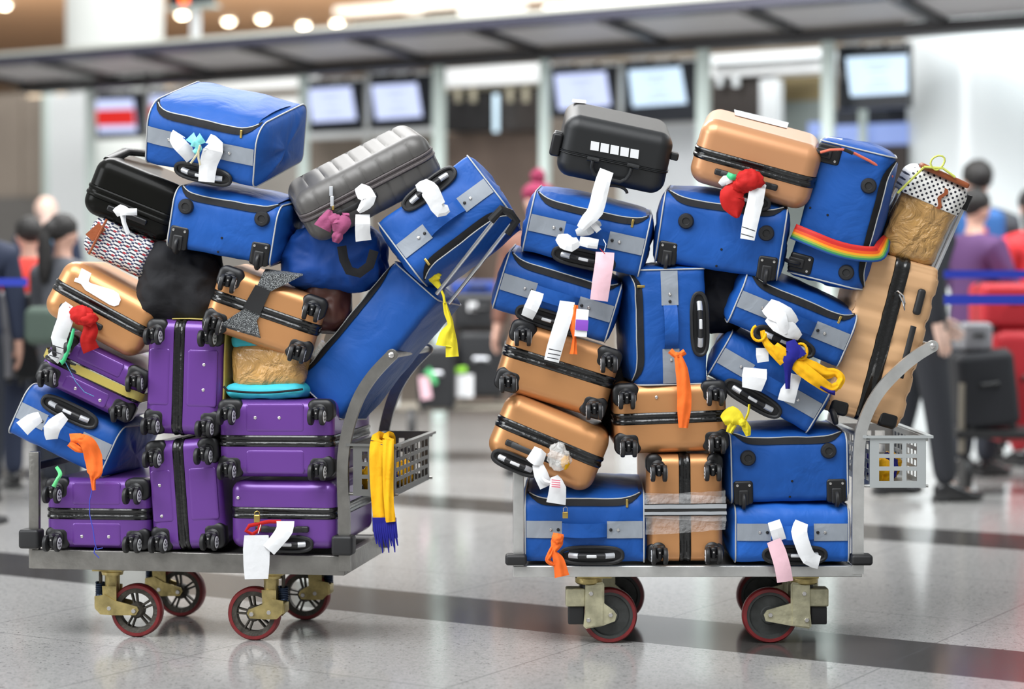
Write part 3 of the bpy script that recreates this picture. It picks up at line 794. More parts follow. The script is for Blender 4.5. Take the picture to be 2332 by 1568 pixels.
# polka dot bag with taped lower part
def polka():
    if 'polka_dot_fabric' in MATS: return MATS['polka_dot_fabric']
    m = mat('polka_dot_fabric', (.8, .8, .8), .55); nt = m.node_tree; b = nt.nodes['Principled BSDF']
    tc = nt.nodes.new('ShaderNodeTexCoord'); mp = nt.nodes.new('ShaderNodeMapping'); mp.inputs['Rotation'].default_value = (0, R(45), 0); mp.inputs['Scale'].default_value = (70, 70, 70)
    fr = nt.nodes.new('ShaderNodeVectorMath'); fr.operation = 'FRACTION'
    sb_ = nt.nodes.new('ShaderNodeVectorMath'); sb_.operation = 'SUBTRACT'; sb_.inputs[1].default_value = (.5, .5, .5)
    ml = nt.nodes.new('ShaderNodeVectorMath'); ml.operation = 'MULTIPLY'; ml.inputs[1].default_value = (1, 0, 1)
    ln = nt.nodes.new('ShaderNodeVectorMath'); ln.operation = 'LENGTH'
    lt = nt.nodes.new('ShaderNodeMath'); lt.operation = 'LESS_THAN'; lt.inputs[1].default_value = .27
    mx = nt.nodes.new('ShaderNodeMix'); mx.data_type = 'RGBA'; mx.inputs[6].default_value = (.80, .79, .76, 1); mx.inputs[7].default_value = (.008, .008, .02, 1)
    L = nt.links.new
    L(tc.outputs['Object'], mp.inputs[0]); L(mp.outputs[0], fr.inputs[0]); L(fr.outputs[0], sb_.inputs[0]); L(sb_.outputs[0], ml.inputs[0]); L(ml.outputs[0], ln.inputs[0])
    L(ln.outputs['Value'], lt.inputs[0]); L(lt.outputs[0], mx.inputs[0]); L(mx.outputs[2], b.inputs['Base Color'])
    return m
def check():
    m = mat('woven_check_fabric', (.8, .8, .8), .5); nt = m.node_tree; b = nt.nodes['Principled BSDF']; L = nt.links.new
    tc = nt.nodes.new('ShaderNodeTexCoord'); sp = nt.nodes.new('ShaderNodeSeparateXYZ'); L(tc.outputs['Object'], sp.inputs[0])
    def band(sock, scale, lo, off=0):
        a = nt.nodes.new('ShaderNodeMath'); a.operation = 'MULTIPLY_ADD'; a.inputs[1].default_value = scale; a.inputs[2].default_value = off; L(sock, a.inputs[0])
        f_ = nt.nodes.new('ShaderNodeMath'); f_.operation = 'FRACT'; L(a.outputs[0], f_.inputs[0])
        g = nt.nodes.new('ShaderNodeMath'); g.operation = 'LESS_THAN'; g.inputs[1].default_value = lo; L(f_.outputs[0], g.inputs[0]); return g.outputs[0]
    def mix(fac, a, c):
        x = nt.nodes.new('ShaderNodeMix'); x.data_type = 'RGBA'; L(fac, x.inputs[0])
        if isinstance(a, tuple): x.inputs[6].default_value = (*a, 1)
        else: L(a, x.inputs[6])
        x.inputs[7].default_value = (*c, 1); return x.outputs[2]
    def mul(a, c, op='MULTIPLY'):
        x = nt.nodes.new('ShaderNodeMath'); x.operation = op; L(a, x.inputs[0]); L(c, x.inputs[1]); return x.outputs[0]
    X, Z = sp.outputs['X'], sp.outputs['Z']
    s1 = band(Z, 84, .42)                      # dark lines along the length
    s2 = band(Z, 42, .22, .4)
    v1 = band(X, 34, .30); v2 = band(X, 34, .5, .35)
    c = mix(s1, (.78, .77, .74), (.03, .035, .07))
    c = mix(mul(s2, v2), c, (.45, .02, .03))
    c = mix(mul(s1, v1), c, (.62, .60, .60))
    c = mix(mul(v1, band(Z, 84, .5, .45)), c, (.04, .05, .12))
    L(c, b.inputs['Base Color']); return m
LEATH = mat('tan_leather', (.30, .075, .022), .45, bump=(60, .15))
rt_, M_, W_, H_ = softbox('taped_parcel', 'polka dot bag with brown tape round its lower part and a string bow', 'parcel', (1998,572), (2120,626), (2066,366), YR(2090)+.05, .30, TAPE, .05, w2=(-24,-18), side='R', amp=.008, seed=7)
# polka part sits over the upper third
b = MB(); zz = H_ * .17
b.rbox((-W_/2 - .006, -.006, zz), (W_/2 + .006, .306, H_/2 + .004), (.05,.05,.045), polka(), seg=5, mid=8, fn=crumple(.005, 3), zn=.004); b.build('polka_dot_cloth', rt_, smooth=70)
b = MB(); b.grid(lambda u, v: Vector((.012 + .012 * v + .006 * math.sin(u * 9), -.013, H_/2 - .03 - (H_/2 - .03 - zz) * u)), 10, 1, LEATH, thick=(0, .004, 0)); b.build('leather_strip', rt_)
b = MB(); b.rbox((-W_/2 + .01, -.008, H_/2 - .004), (W_/2 - .01, .06, H_/2 + .014), .008, LEATH, seg=3, mid=4); b.build('leather_edge', rt_)
LIME = mat('lime_string', (.62, .66, .12), .5)
b = MB()
b.tube([Vector((W_*(-.62 + .22*k/6), -.016, H_/2*(.30) + (H_/2*.72) * k/6)) for k in range(7)] , .004, LIME, 6)
b.tube([Vector((-W_*.40, -.014, H_/2 + .004)), Vector((-W_*.1, -.016, H_/2 + .024)), Vector((W_*.15, -.014, H_/2 + .014))], .004, LIME, 6)
b.tube([Vector((-W_*.2 + .022*math.sin(2*PI*k/12)*(.4+k/12) , -.016, H_/2 + .034 - .024*math.cos(2*PI*k/12))) for k in range(13)], .0032, LIME, 6)
b.build('string_bow', rt_)

rt_, M_, W_, H_ = softbox('checked_bag', 'small checked tartan style bag with tan leather trim, squeezed under the glossy black case', 'bag', (176,566), (322,642), (202,476), YL(270)+.01, .32, check(), .04, w2=(44,-4), amp=.006, seed=11, part='checked_body')
b = MB(); b.grid(lambda u, v: Vector((-W_/2 * .96 + .03 * u + .02*v, -.014, -.01 + .052 * v - .01*u)), 4, 3, LEATH, thick=(0, .01, 0)); b.build('leather_tab', rt_)
b = MB(); b.tube([Vector((-W_/2*.62, -.016, H_/2 * (1 - 1.95 * k / 8))) for k in range(9)], .004, LEATH, 6); b.build('leather_piping', rt_)

# unmarked soft bags filling the heaps
def lump(name, label, cat, c, Y, rad, m, amp=.12, seed=0, fq=2.2, part=None):
    M = T(P(c[0], c[1], Y)); root = empty(name, M, label, cat)
    def fold(p):
        n1 = noise.noise(p * 9 + Vector((seed, 0, 0))); n2 = 1 - abs(noise.noise(p * 16 + Vector((0, seed, 0)))) * 2; n3 = 1 - abs(noise.noise(p * 34 + Vector((seed, seed, 0)))) * 2
        return p * (1 + n1 * amp * 1.4 + n2 * .07 + n3 * .025)
    b = MB(); r_ = Vector(rad); b.rbox(tuple(-r_), tuple(r_), tuple(r_ * .72), m, seg=7, mid=9, fn=fold); b.build(part or 'bag_body', root, smooth=80); return root, M
lump('backpack', 'crumpled black fabric backpack wedged between the checked bag and the blue bags', 'backpack', (412,648), YL(428)+.15, (.135, .12, .135), BLKF, .16, 3)
r1, M1 = lump('duffel_bag', 'soft blue duffel bag with a wide black strap, below the charcoal ribbed case', 'bag', (765,585), YL(765)+.16, (.15, .12, .105), BLUEDK, .10, 5)
b = MB()
def bl(px, py, dy=0): return M1.inverted() @ P(px, py, YL(765) - .005 + dy)
b.tube([bl(778,560), bl(783,590), bl(795,616), bl(818,622), bl(842,604), bl(852,570)], 0, BLKF, 8, flat=(.004, .016, (0, 1, 0))); b.build('strap', r1)
lump('backpack', 'black soft bag filling the gap between upright blue bag and tilted blue bags', 'backpack', (1632,662), YR(1640)+.22, (.09, .12, .12), BLKF, .12, 8)
lump('duffel_bag', 'dark brown holdall hidden behind the bronze case with speckled strap', 'bag', (748,690), YL(748)+.19, (.07, .12, .09), mat('dark_brown_leather', (.07, .02, .012), .45), .1, 9)
lump('backpack', 'black soft bag deep in the stack behind the wide bronze case', 'backpack', (1415,905), YR(1415)+.30, (.07, .1, .12), BLKF, .1, 12)

# ================================================================ straps, tape and fittings that belong to bags
def on(root, M, name, mb): return mb.build(name, root)
# speckled strap on the bronze case with wheels
SPECK = mat('speckled_strap', (.03, .032, .034), .6)
nt = SPECK.node_tree; n_ = nt.nodes.new('ShaderNodeTexNoise'); n_.inputs['Scale'].default_value = 420; tcn = nt.nodes.new('ShaderNodeTexCoord'); nt.links.new(tcn.outputs['Object'], n_.inputs['Vector'])
rp = nt.nodes.new('ShaderNodeValToRGB'); rp.color_ramp.elements[0].position = .50; rp.color_ramp.elements[1].position = .62; rp.color_ramp.elements[0].color = (.02,.022,.025,1); rp.color_ramp.elements[1].color = (.42,.44,.44,1)
nt.links.new(n_.outputs[0], rp.inputs[0]); nt.links.new(rp.outputs[0], SPECK.node_tree.nodes['Principled BSDF'].inputs['Base Color'])
root, M, W, H = BR_W
t_ = empty('luggage_strap', M, 'black speckled luggage strap buckled across the bronze case below the blue bag', 'luggage strap')
def spx(px, py, off=-.010):
    Mi = M.inverted(); n = M.to_3x3() @ Vector((0,1,0)); O = M @ Vector((0, off, 0)); r = ray(px, py); k = (O - EYE).dot(n) / r.dot(n); return Mi @ (EYE + r * k)
def quadstrip(rows, m, th=.003):
    b = MB(); vs = []
    for l, r_ in rows: vs += [l, r_]
    n = len(rows); o = len(vs); vs2 = vs + [v + Vector((0, th, 0)) for v in vs]
    fs = []
    for i in range(n - 1):
        a, c, d, e = 2*i, 2*i+1, 2*i+3, 2*i+2
        fs += [(a, c, d, e), (a+o, e+o, d+o, c+o), (a, e, e+o, a+o), (c, c+o, d+o, d)]
    fs += [(0, o, o+1, 1), (2*n-2, 2*n-1, 2*n-1+o, 2*n-2+o)]
    b.add(vs2, fs, m); return b
b = quadstrip([(spx(605,612,.04), spx(690,622,.04)), (spx(598,622), spx(690,626)), (spx(590,640), spx(648,648)), (spx(582,660), spx(606,668))], SPECK); b.build('upper_webbing', t_)
b = quadstrip([(spx(560,700), spx(596,712)), (spx(535,716), spx(585,730)), (spx(503,738), spx(592,765)), (spx(505,752,.03), spx(598,782,.03))], SPECK); b.build('lower_webbing', t_)
b = quadstrip([(spx(582,648,-.014), spx(616,662,-.014)), (spx(553,700,-.014), spx(592,716,-.014))], BLKR, .006)
b.build('buckle', t_)
# stickers
def sticker(root, M, poly, m, name='sticker', off=-.002, label=None, plane='front', th=.0012):
    """px polygon pasted on a plane of the bag"""
    Mi = M.inverted(); n = M.to_3x3() @ Vector((0,1,0)); O = M @ Vector((0, off, 0))
    if plane != 'front': n = M.to_3x3() @ Vector(plane[0]); O = M @ Vector(plane[1])
    vs = []
    for px, py in poly:
        r = ray(px, py); k = (O - EYE).dot(n) / r.dot(n); vs.append(Mi @ (EYE + r * k))
    nl = Mi.to_3x3() @ n * th; k = len(vs); b = MB()
    b.add(vs + [v + nl for v in vs], [tuple(range(k)), tuple(range(2*k-1, k-1, -1))] + [(i, i+k, (i+1) % k + k, (i+1) % k) for i in range(k)], m)
    o = b.build(name, root, smooth=0)
    if label: o['label'] = label
    return o
STK = mat('white_sticker', (.88, .89, .90), .4)
root, M, W, H = BKC
for k in range(5):
    x0, y0 = 1346 + k * 22.6, 321 + k * 4.4
    sticker(root, M, [(x0, y0), (x0 + 19, y0 + 3), (x0 + 17, y0 + 23), (x0 - 2, y0 + 20)], STK, off=-.0035)
sticker(root, M, [(1304,226),(1334,229),(1334,236),(1302,233)], STK, plane=((0,0,1),(0,0,H/2+.002)))
root8, M8, W8, H8 = B8
sticker(root8, M8, [(178,632),(186,610),(208,622),(202,640),(206,644),(258,660),(270,668),(275,682),(270,694),(260,697),(250,694),(194,660),(184,646),(168,640),(172,632)], STK, off=-.0035)
root12, M12, W12, H12 = B12
sticker(root12, M12, [(1672,250),(1796,280),(1792,292),(1674,262)], STK, plane=((0,0,1),(0,0,H12/2+.002)))
root, M, W, H = BKC
# folding handle of the black case
b = MB()
def fpx(M, px, py, off):
    Mi = M.inverted(); n = M.to_3x3() @ Vector((0,1,0)); O = M @ Vector((0, off, 0)); r = ray(px, py); k = (O - EYE).dot(n) / r.dot(n); return Mi @ (EYE + r * k)
b.tube([fpx(M,*q,-.014) for q in ((1350,366),(1347,380),(1352,396),(1366,404),(1412,414),(1426,408),(1434,396),(1438,383))], .006, BLKMT, 8)
for q in ((1337,360,1364,366),(1428,375,1455,381)):
    b.cyl(fpx(M,q[0],q[1],-.01), fpx(M,q[2],q[3],-.01), .0075, BLKMT, 10)
b.build('carry_handle', root)
b = MB(); 
for (sx, z) in ((-1, .02), (1, .03)):
    b.rbox((sx*(W/2+.012)-.014, .04, z-.012), (sx*(W/2+.012)+.014, .08, z+.012), .006, BLKMT, seg=3)
b.build('side_knob', root)
b = MB(); b.rbox((-W/2 - .03, .02, -.045), (-W/2 + .004, .06, .03), .010, BLK, seg=3); b.build('side_wheel', root)
b = MB(); b.tube([fpx(M, 1392 + 36*math.cos(a), 440 - 18*math.sin(a), -.004) for a in [PI*k/14 for k in range(15)]], .005, BLK, 8); b.build('telescopic_handle', root)
# glossy case pull handle
root, M, W, H = BG
b = MB()
b.tube([Vector((-W*.44, .10, H/2 - .02)), Vector((-W*.36, .20, H/2 + .02)), Vector((-W*.20, .34, H/2 + .03)), Vector((-W*.08, .42, H/2 + .022))], 0, BLKGL, 10, flat=(.012, .020, (0,0,1)))
b.build('pull_handle', root)
b = MB(); b.rbox((-W*.22, -.010, -H*.32), (W*.22, .006, -H*.22), .006, BLK, seg=3, mid=3); b.build('carry_handle', root)
# rivets of extra straps etc on the tall faceted bronze case
root, M, W, H = RB
b = MB(); b.tube([spx_ for spx_ in []] or [Vector((W*.12, -.018, -H*.30)), Vector((-W*.20, -.022, -H*.30))], 0, BLKR, 8, flat=(.010, .006, (0,0,1)))
b2 = MB(); b2.rbox((W*.19, -.018, -H*.30 - .013), (W*.35, .002, -H*.30 + .013), .010, BLKR, seg=3)
# case lies on its long side: local z runs left to right
b.build('carry_handle', root); b2.build('handle_mount', root)
b = MB(); b.tube([Vector((W*.30, -.012, -.002)), Vector((W*.28, -.024, -.02)), Vector((W*.24, -.026, -.03)), Vector((W*.20, -.022, -.036)), Vector((W*.24, -.028, -.024)), Vector((W*.28, -.02, -.008))], .0028, CHROME, 8); b.build('metal_buckle', root)
for sz_ in (1, -1):
    b = MB(); b.rbox((-W/2 - .004, .0, sz_*H/2*.62 - .03), (-W/2 + .05, .06, sz_*H/2*.62 + .03), .014, BLK, seg=3); b.build('corner_cap', root)
make_shared()
cc = bpy.data.objects.new('wheel', _whl); COL.objects.link(cc); cc.parent = root
cc.matrix_local = T((-W/2 - .012, -.012, H*.36)) @ rot(60, 'Y')
# clear film round the upright bronze case: two overlapping bands
root, M, W, H = BRU
fm = empty('plastic_film', M, 'clear plastic film and grey straps wound round the upright bronze case', 'plastic wrap')
def band(xc, hw, m, off=.004, name='film_band', tilt=0, th=.0, wav=.001):
    b = MB(); path = []
    o = off
    path = [(-o, -H/2 - o*.5), (-o, H/2 + o*.5), (.30, H/2 + o), (.30, -H/2 - o)]
    segs = []
    for i in range(4):
        a, c = path[i], path[(i+1) % 4]
        for k in range(10): segs.append((a[0] + (c[0]-a[0])*k/10, a[1] + (c[1]-a[1])*k/10))
    n = len(segs); vs = []
    for (y, z) in segs:
        for k in range(5):
            x = xc + hw * (k/2 - 1) + tilt * z
            q = Vector((x, y, z)); q += noise.noise_vector(q * 30) * wav
            vs.append(q)
    fs = [(i*5 + k, i*5 + k + 1, ((i+1) % n)*5 + k + 1, ((i+1) % n)*5 + k) for i in range(n) for k in range(4)]
    b.add(vs, fs, m); return b.build(name, fm, smooth=70)
band(-.012, .062, CLEAR, .010, tilt=-.06, wav=.004); band(.005, .040, CLEAR, .013, tilt=.05, wav=.004)
GS = mat('grey_strap', (.42, .44, .46), .35, coat=.3); DS = mat('dark_strap_edge', (.02,.02,.02), .4)
band(-.002, .019, DS, .016, 'strap_backing'); band(.008, .0065, GS, .018, 'grey_strap'); band(-.013, .005, GS, .018, 'grey_strap')
# tape over the rose bronze case and long sticker
# yellow tape bands
def tape_band(M, W, H, D, z, hw, m, name, label, tilt=0, off=.010):
    """goes round the case in x,y at height z"""
    root = empty(name, M, label, 'tape'); b = MB(); r = .03; pts = []
    for (qx, qy, a0) in ((W/2 - r, r, -90), (W/2 - r, D - r, 0), (-W/2 + r, D - r, 90), (-W/2 + r, r, 180)):
        for k in range(7):
            a = R(a0 + 15 * k); pts.append((qx + (r + off) * math.cos(a), qy + (r + off) * math.sin(a)))
    n = len(pts); vs = []
    for i, (x, y) in enumerate(pts):
        for k in range(5): vs.append(Vector((x, y, z + tilt * x + hw * (k/2 - 1) + .002*math.sin(i*.9))))
    fs = [(i*5+k, ((i+1)%n)*5+k, ((i+1)%n)*5+k+1, i*5+k+1) for i in range(n) for k in range(4)]
    b.add(vs, fs, m); b.build('tape_loop', root, smooth=60); return root
Mt_, Wt_, Ht_ = frame((78,862), (290,962), (112,738), YL(195), .50, None, 'L')
tape_band(Mt_, Wt_, Ht_, .50, 0, .014, PALEY, 'packing_tape', 'yellow tape wound round the middle of the tilted purple case', 0)
Mt_, Wt_, Ht_ = frame((498,994), (506,732), (326,992), YL(415), .54, None, 'L')
root = empty('packing_tape', Mt_, 'yellow tape running down the right side of the upper upright purple case', 'tape'); b = MB()
zr = -Ht_/2 - .006
b.rbox((-Wt_/2 - .012, .02, zr - .002), (Wt_/2 + .008, .14, zr + .004), .002, PALEY, seg=2, mid=6, fn=crumple(.002, 3)); b.rbox((Wt_/2 + .002, .02, zr), (Wt_/2 + .006, .12, Ht_*.2), .002, PALEY, seg=2, mid=6, fn=crumple(.003, 5)); b.build('tape_loop', root)

# rainbow luggage strap round the bag stood on its side
def rainbow():
    m = mat('rainbow_webbing', (.8, .1, .05), .6); nt = m.node_tree; b = nt.nodes['Principled BSDF']; L = nt.links.new
    tc = nt.nodes.new('ShaderNodeTexCoord'); sp = nt.nodes.new('ShaderNodeSeparateXYZ'); L(tc.outputs['UV'], sp.inputs[0])
    rp = nt.nodes.new('ShaderNodeValToRGB'); rp.color_ramp.interpolation = 'CONSTANT'; el = rp.color_ramp.elements
    cs = [(0, (.62,.018,.012)), (.32, (.85,.10,.01)), (.50, (.88,.36,.01)), (.64, (.32,.42,.04)), (.76, (.04,.25,.10)), (.88, (.02,.10,.38))]
    el[0].position = 0; el[0].color = (*cs[0][1], 1); el[1].position = cs[1][0]; el[1].color = (*cs[1][1], 1)
    for p, c in cs[2:]: e = el.new(p); e.color = (*c, 1)
    L(sp.outputs['Y'], rp.inputs[0]); L(rp.outputs[0], b.inputs['Base Color']); return m
pts = [(1806,526), (1850,544), (1900,564), (1950,576), (1996,578), (2008,566), (2020,540)]
Yr = YR(1900) - .016
Cn = [P(a, b_, Yr + c) for (a, b_), c in zip(pts, (.03, .0, -.006, -.004, .004, .03, .10))]
g = MB(); n = 30; path = []
for i in range(len(Cn) - 1):
    p0, p1, p2, p3 = Cn[max(i-1,0)], Cn[i], Cn[i+1], Cn[min(i+2, len(Cn)-1)]
    for k in range(5):
        t = k/5; path.append(.5*((2*p1)+(p2-p0)*t+(2*p0-5*p1+4*p2-p3)*t*t+(3*p1-p0-3*p2+p3)*t**3))
path.append(Cn[-1]); nv = 6; vs = []; uv = []
for i, p in enumerate(path):
    t = (path[min(i+1,len(path)-1)] - path[max(i-1,0)]).normalized(); s_ = t.cross(Vector((0,1,0))).normalized()
    if s_.z > 0: s_ = -s_
    for k in range(nv+1): vs.append(p + s_ * (k/nv - .5) * .050 * (1 if i < 26 else 1 - (i-26)*.12)); uv.append(k/nv)
g.add(vs, [(i*(nv+1)+k, i*(nv+1)+k+1, (i+1)*(nv+1)+k+1, (i+1)*(nv+1)+k) for i in range(len(path)-1) for k in range(nv)], rainbow())
o = g.build('luggage_strap', smooth=60); me = o.data; ul = me.uv_layers.new(name='UVMap')
for li, l in enumerate(me.loops): ul.data[li].uv = (0, uv[l.vertex_index])
sm_ = o.modifiers.new('s', 'SOLIDIFY'); sm_.thickness = .0015
tag(o, 'rainbow striped luggage strap round the blue bag stood on its side', 'luggage strap')
m = mat('coral_cord', (.80, .17, .10), .5)
b = MB(); b.tube([P(*q) for q in ((1868,347,6.31),(1890,341,6.305),(1918,340,6.305),(1948,350,6.31),(1980,366,6.32),(2010,384,6.33),(2032,402,6.36))], .0045, m, 8)
b.tube([P(*q) for q in ((1922,340,6.30),(1934,345,6.302),(1942,349,6.304))], .006, BLKR, 8)
tag(b.build('elastic_cord'), 'coral elastic cord hooked over the top of the blue bag stood on its side', 'cord')
strip('paper_slip', 'white paper slip poking up from the top of the blue bag on its side', 'baggage tag', [(1880,316,.1),(1898,320,.1),(1918,322,.1)], 14, 6.36, WHITEP)

# telescopic rods under the steep blue bag
def rods(label, A, B, gap, m=CHROME, head=True, r=.0062, grip=None):
    a, b_ = Vector(A), Vector(B); d = (b_ - a).normalized(); s_ = Vector(gap)
    root = empty('extended_pull_handle', T(a), label, 'pull handle'); Mi = T(-a)
    for k in (-1, 1):
        g = MB(); g.tube([Mi @ (a + s_*k), Mi @ (b_ + s_*k)], r, m, 10); g.build('rod', root)
    if head:
        g = MB(); e = b_ + d * .012
        g.tube([Mi @ (b_ + s_*1.35 - d*.03), Mi @ (e + s_*1.2 + d*.008), Mi @ (e + d*.014), Mi @ (e - s_*1.2 + d*.008), Mi @ (b_ - s_*1.35 - d*.03)], .0135, BLK, 10); g.build('grip', root)
    return root
rods('chrome pull handle rods with black grip, slanting below the steep blue bag', P(1008,680,6.27), P(1150,500,6.22), P(1164,508,6.23) - P(1150,497,6.22))
rods('pale pull handle rods standing at the right end behind the taped polka dot bag', P(2122,622,6.46), P(2192,462,6.46), (.010, 0, .004), SILV, True, .0068)

# ================================================================ scarves, ribbons and tags
S = strip
yl, yr = YL, 6.36
# top left blue bag
S('baggage_tag', 'short white tag looped over the left of the topmost blue bag handle', 'baggage tag', [(408,304,-.02),(402,318,-.045),(414,334,-.05),(428,348,-.04),(438,360,-.03)], 32, yl(420)-.05, WHITEP)
S('baggage_tag', 'long white tag hanging down the right of the topmost blue bag handle', 'baggage tag', [(470,322,-.03),(486,334,-.055),(482,352,-.05),(474,376,-.04),(470,414,-.035)], [40,46,44,40,36], yl(480)-.05, WHITEP, seed=2)
b = strip('', '', '', [(432,310,-.06),(446,322,-.065),(462,314,-.06)], [26,14,26], yl(440)-.05, TEALR, build=False); strip('', '', '', [(440,334,-.062),(444,322,-.068),(452,338,-.062),(442,348,-.06)], [14,10,16,12], yl(440)-.05, TEALR, build=False, mb=b)
tag(b.build('ribbon', smooth=60), 'mint green ribbon tied between white tags on the topmost blue bag', 'ribbon')
b = MB(); yy = yl(450)-.115; b.tube([P(456,330,yy),P(450,350,yy),P(434,372,yy)], .0035, mat('beige_cord', (.55,.50,.33), .6), 6); b.tube([P(452,345,yy),P(452,360,yy),P(456,376,yy)], .0035, mat('beige_cord', (.5,.45,.3), .6), 6)
tag(b.build('cord'), 'beige cord tied under the mint ribbon of the topmost blue bag', 'cord')
# glossy black case
b = strip('', '', '', [(262,486,-.03),(276,478,-.05),(292,482,-.055),(312,482,-.04)], [18,26,16,16], yl(285)-.02, WHITEP, build=False); strip('', '', '', [(280,486,-.045),(282,506,-.04),(292,532,-.03)], [14,10,10], yl(285)-.02, WHITEP, build=False, mb=b)
tag(b.build('baggage_tag', smooth=60), 'white tag tied like a bow on the glossy black case handle', 'baggage tag')
INKM = mat('dark_print', (.03,.03,.035), .6)
def printed(owner, segs, Y, m=None, w=2.2, name='printed_line'):
    for a, b_, c, d in segs: strip(name, None, None, [(a, b_, 0), ((a+c)/2, (b_+d)/2, 0), (c, d, 0)], w, Y, m or INKM, parent=owner, curl=0, wob=0)
MX = MY = None
T1 = S('baggage_tag', 'long white strip tag hanging left of the red cloth, printed lines at its end', 'baggage tag', [(158,692,-.03),(150,706,-.055),(148,730,-.06),(134,770,-.05),(138,795,-.045),(120,818,-.03)], [20,32,36,36,26,30], yl(140)-.03, WHITEP, seed=5)
printed(T1, [(120,786,146,794), (116,798,140,806), (112,808,134,815)], yl(140)-.103)
def knot(name, label, cat, blobs, strips_, m, Y):
    g = MB()
    for i, (px, py, dy, rx, ry) in enumerate(blobs): g.blob(P(px, py, Y + dy), (rx*Y/F, min(rx,ry)*Y/F*.8, ry*Y/F), m, .16, 2.6, 12, seed=i + len(name))
    for k, (pts, w) in enumerate(strips_): strip('', '', '', pts, w, Y, m, build=False, mb=g, seed=k, wob=.004, curl=.008, ripple=.0022)
    return tag(g.build(name, smooth=70), label, cat)
knot('knotted_cloth', 'red cloth knotted on the handle of the bronze case with white sticker', 'cloth', [(186,716,-.05,26,20),(200,726,-.055,22,16)], [([(160,700,-.04),(140,718,-.02)],[14,8]),([(198,722,-.045),(206,750,-.05),(200,775,-.045),(208,798,-.03)],[20,34,34,38])], RED, yl(190)-.02)
S('ribbon', 'thin green strap dangling between the white strip tag and red cloth', 'ribbon', [(168,748,-.05),(160,780,-.05),(146,818,-.045),(138,826,-.04)], [6,9,9,12], yl(150)-.03, GREENR)
b = MB(); yy = yl(180)-.055; b.tube([P(148,822,yy),P(156,838,yy),P(172,868,yy),P(192,892,yy),P(214,902,yy)], .0012, mat('blue_green_thread', (.08,.25,.45), .6), 6); tag(b.build('string'), 'thin blue green string curling over the tilted purple case', 'string')
# tilted blue bag
S('baggage_tag', 'white tag at the far left edge of the tilted blue bag', 'baggage tag', [(50,976,-.05),(72,958,-.05),(92,948,-.035)], [38,34,24], yl(70)-.02, WHITEP)
S('baggage_tag', 'white tag beside the orange ribbon on the tilted blue bag', 'baggage tag', [(148,946,-.03),(132,960,-.05),(118,976,-.055),(118,1000,-.045)], [22,32,38,26], yl(125)-.02, WHITEP, seed=3)
knot('ribbon', 'orange ribbon knotted on the tilted blue bag above the bottom left purple case', 'ribbon', [(184,998,-.05,14,10)], [([(160,1000,-.05),(180,998,-.06),(200,1010,-.06),(212,1040,-.05),(216,1075,-.06),(212,1092,-.06),(214,1116,-.06)],[26,22,34,40,34,12,8]),([(158,1008,-.05),(176,1020,-.055),(192,1024,-.05)],[16,18,14])], ORANGE, yl(190)-.02)
b = MB(); yy = yl(210)-.07; b.tube([P(*q,yy) for q in ((210,1114),(204,1140),(204,1170),(212,1205),(216,1235),(220,1250),(234,1247))], .0016, mat('blue_string', (.05,.07,.5), .6), 6); b.tube([P(*q,yy) for q in ((216,1246),(214,1258),(226,1270))], .0016, mat('blue_string', (.05,.07,.5), .6), 6)
tag(b.build('string'), 'blue string hanging from the orange ribbon down to the scuffed grey platform', 'string')
S('ribbon', 'bright green ribbon end over the top left wheel of the lowest purple case', 'ribbon', [(128,1062,-.01),(137,1078,-.06),(130,1092,-.07),(122,1108,-.07)], [7,9,8,10], yl(130)-.02, mat('light_green_ribbon', (.12,.6,.22), .5))
# bottom right purple case
S('baggage_tag', 'white paper tag hanging over the platform edge with rounded corners', 'baggage tag', [(584,1218,-.07),(584,1250,-.07),(584,1285,-.07),(584,1318,-.07)], [54,60,58,52], yl(585)-.02, WHITEP, curl=.001, wob=.0005)
S('baggage_tag', 'white strip tag looped round the black handle of the bottom right purple case', 'baggage tag', [(650,1186,-.03),(648,1206,-.05),(634,1226,-.06),(612,1252,-.06)], [40,38,34,32], yl(635)-.02, WHITEP, seed=4)
b = MB(); yy = yl(600)-.055; b.tube([P(*q,yy) for q in ((640,1187),(612,1187),(588,1192),(568,1196),(560,1208),(575,1216),(590,1206),(592,1192))], 0, RED, 6, flat=(.002,.006,(0,1,0))); tag(b.build('ribbon'), 'thin red strap wound round the handle of the bottom right purple case', 'ribbon')
g = MB(); yy = yl(585)-.06; g.rbox(P(578,1190,yy) , P(592,1172,yy) + Vector((0,.012,0)), .003, BRASS, seg=2); g.tube([P(580,1174,yy+.005), P(580,1166,yy+.005), P(586,1163,yy+.005), P(591,1166,yy+.005), P(591,1174,yy+.005)], .0016, BRASS, 6); tag(g.build('padlock'), 'brass padlock hanging by the red strap of the purple case', 'padlock')
b = MB(); b.tube([P(594,1194,yl(590)-.07), P(588,1214,yl(590)-.085)], .0012, WHITEP, 6); tag(b.build('string'), 'short pale string holding the paper tag over the platform edge', 'string')
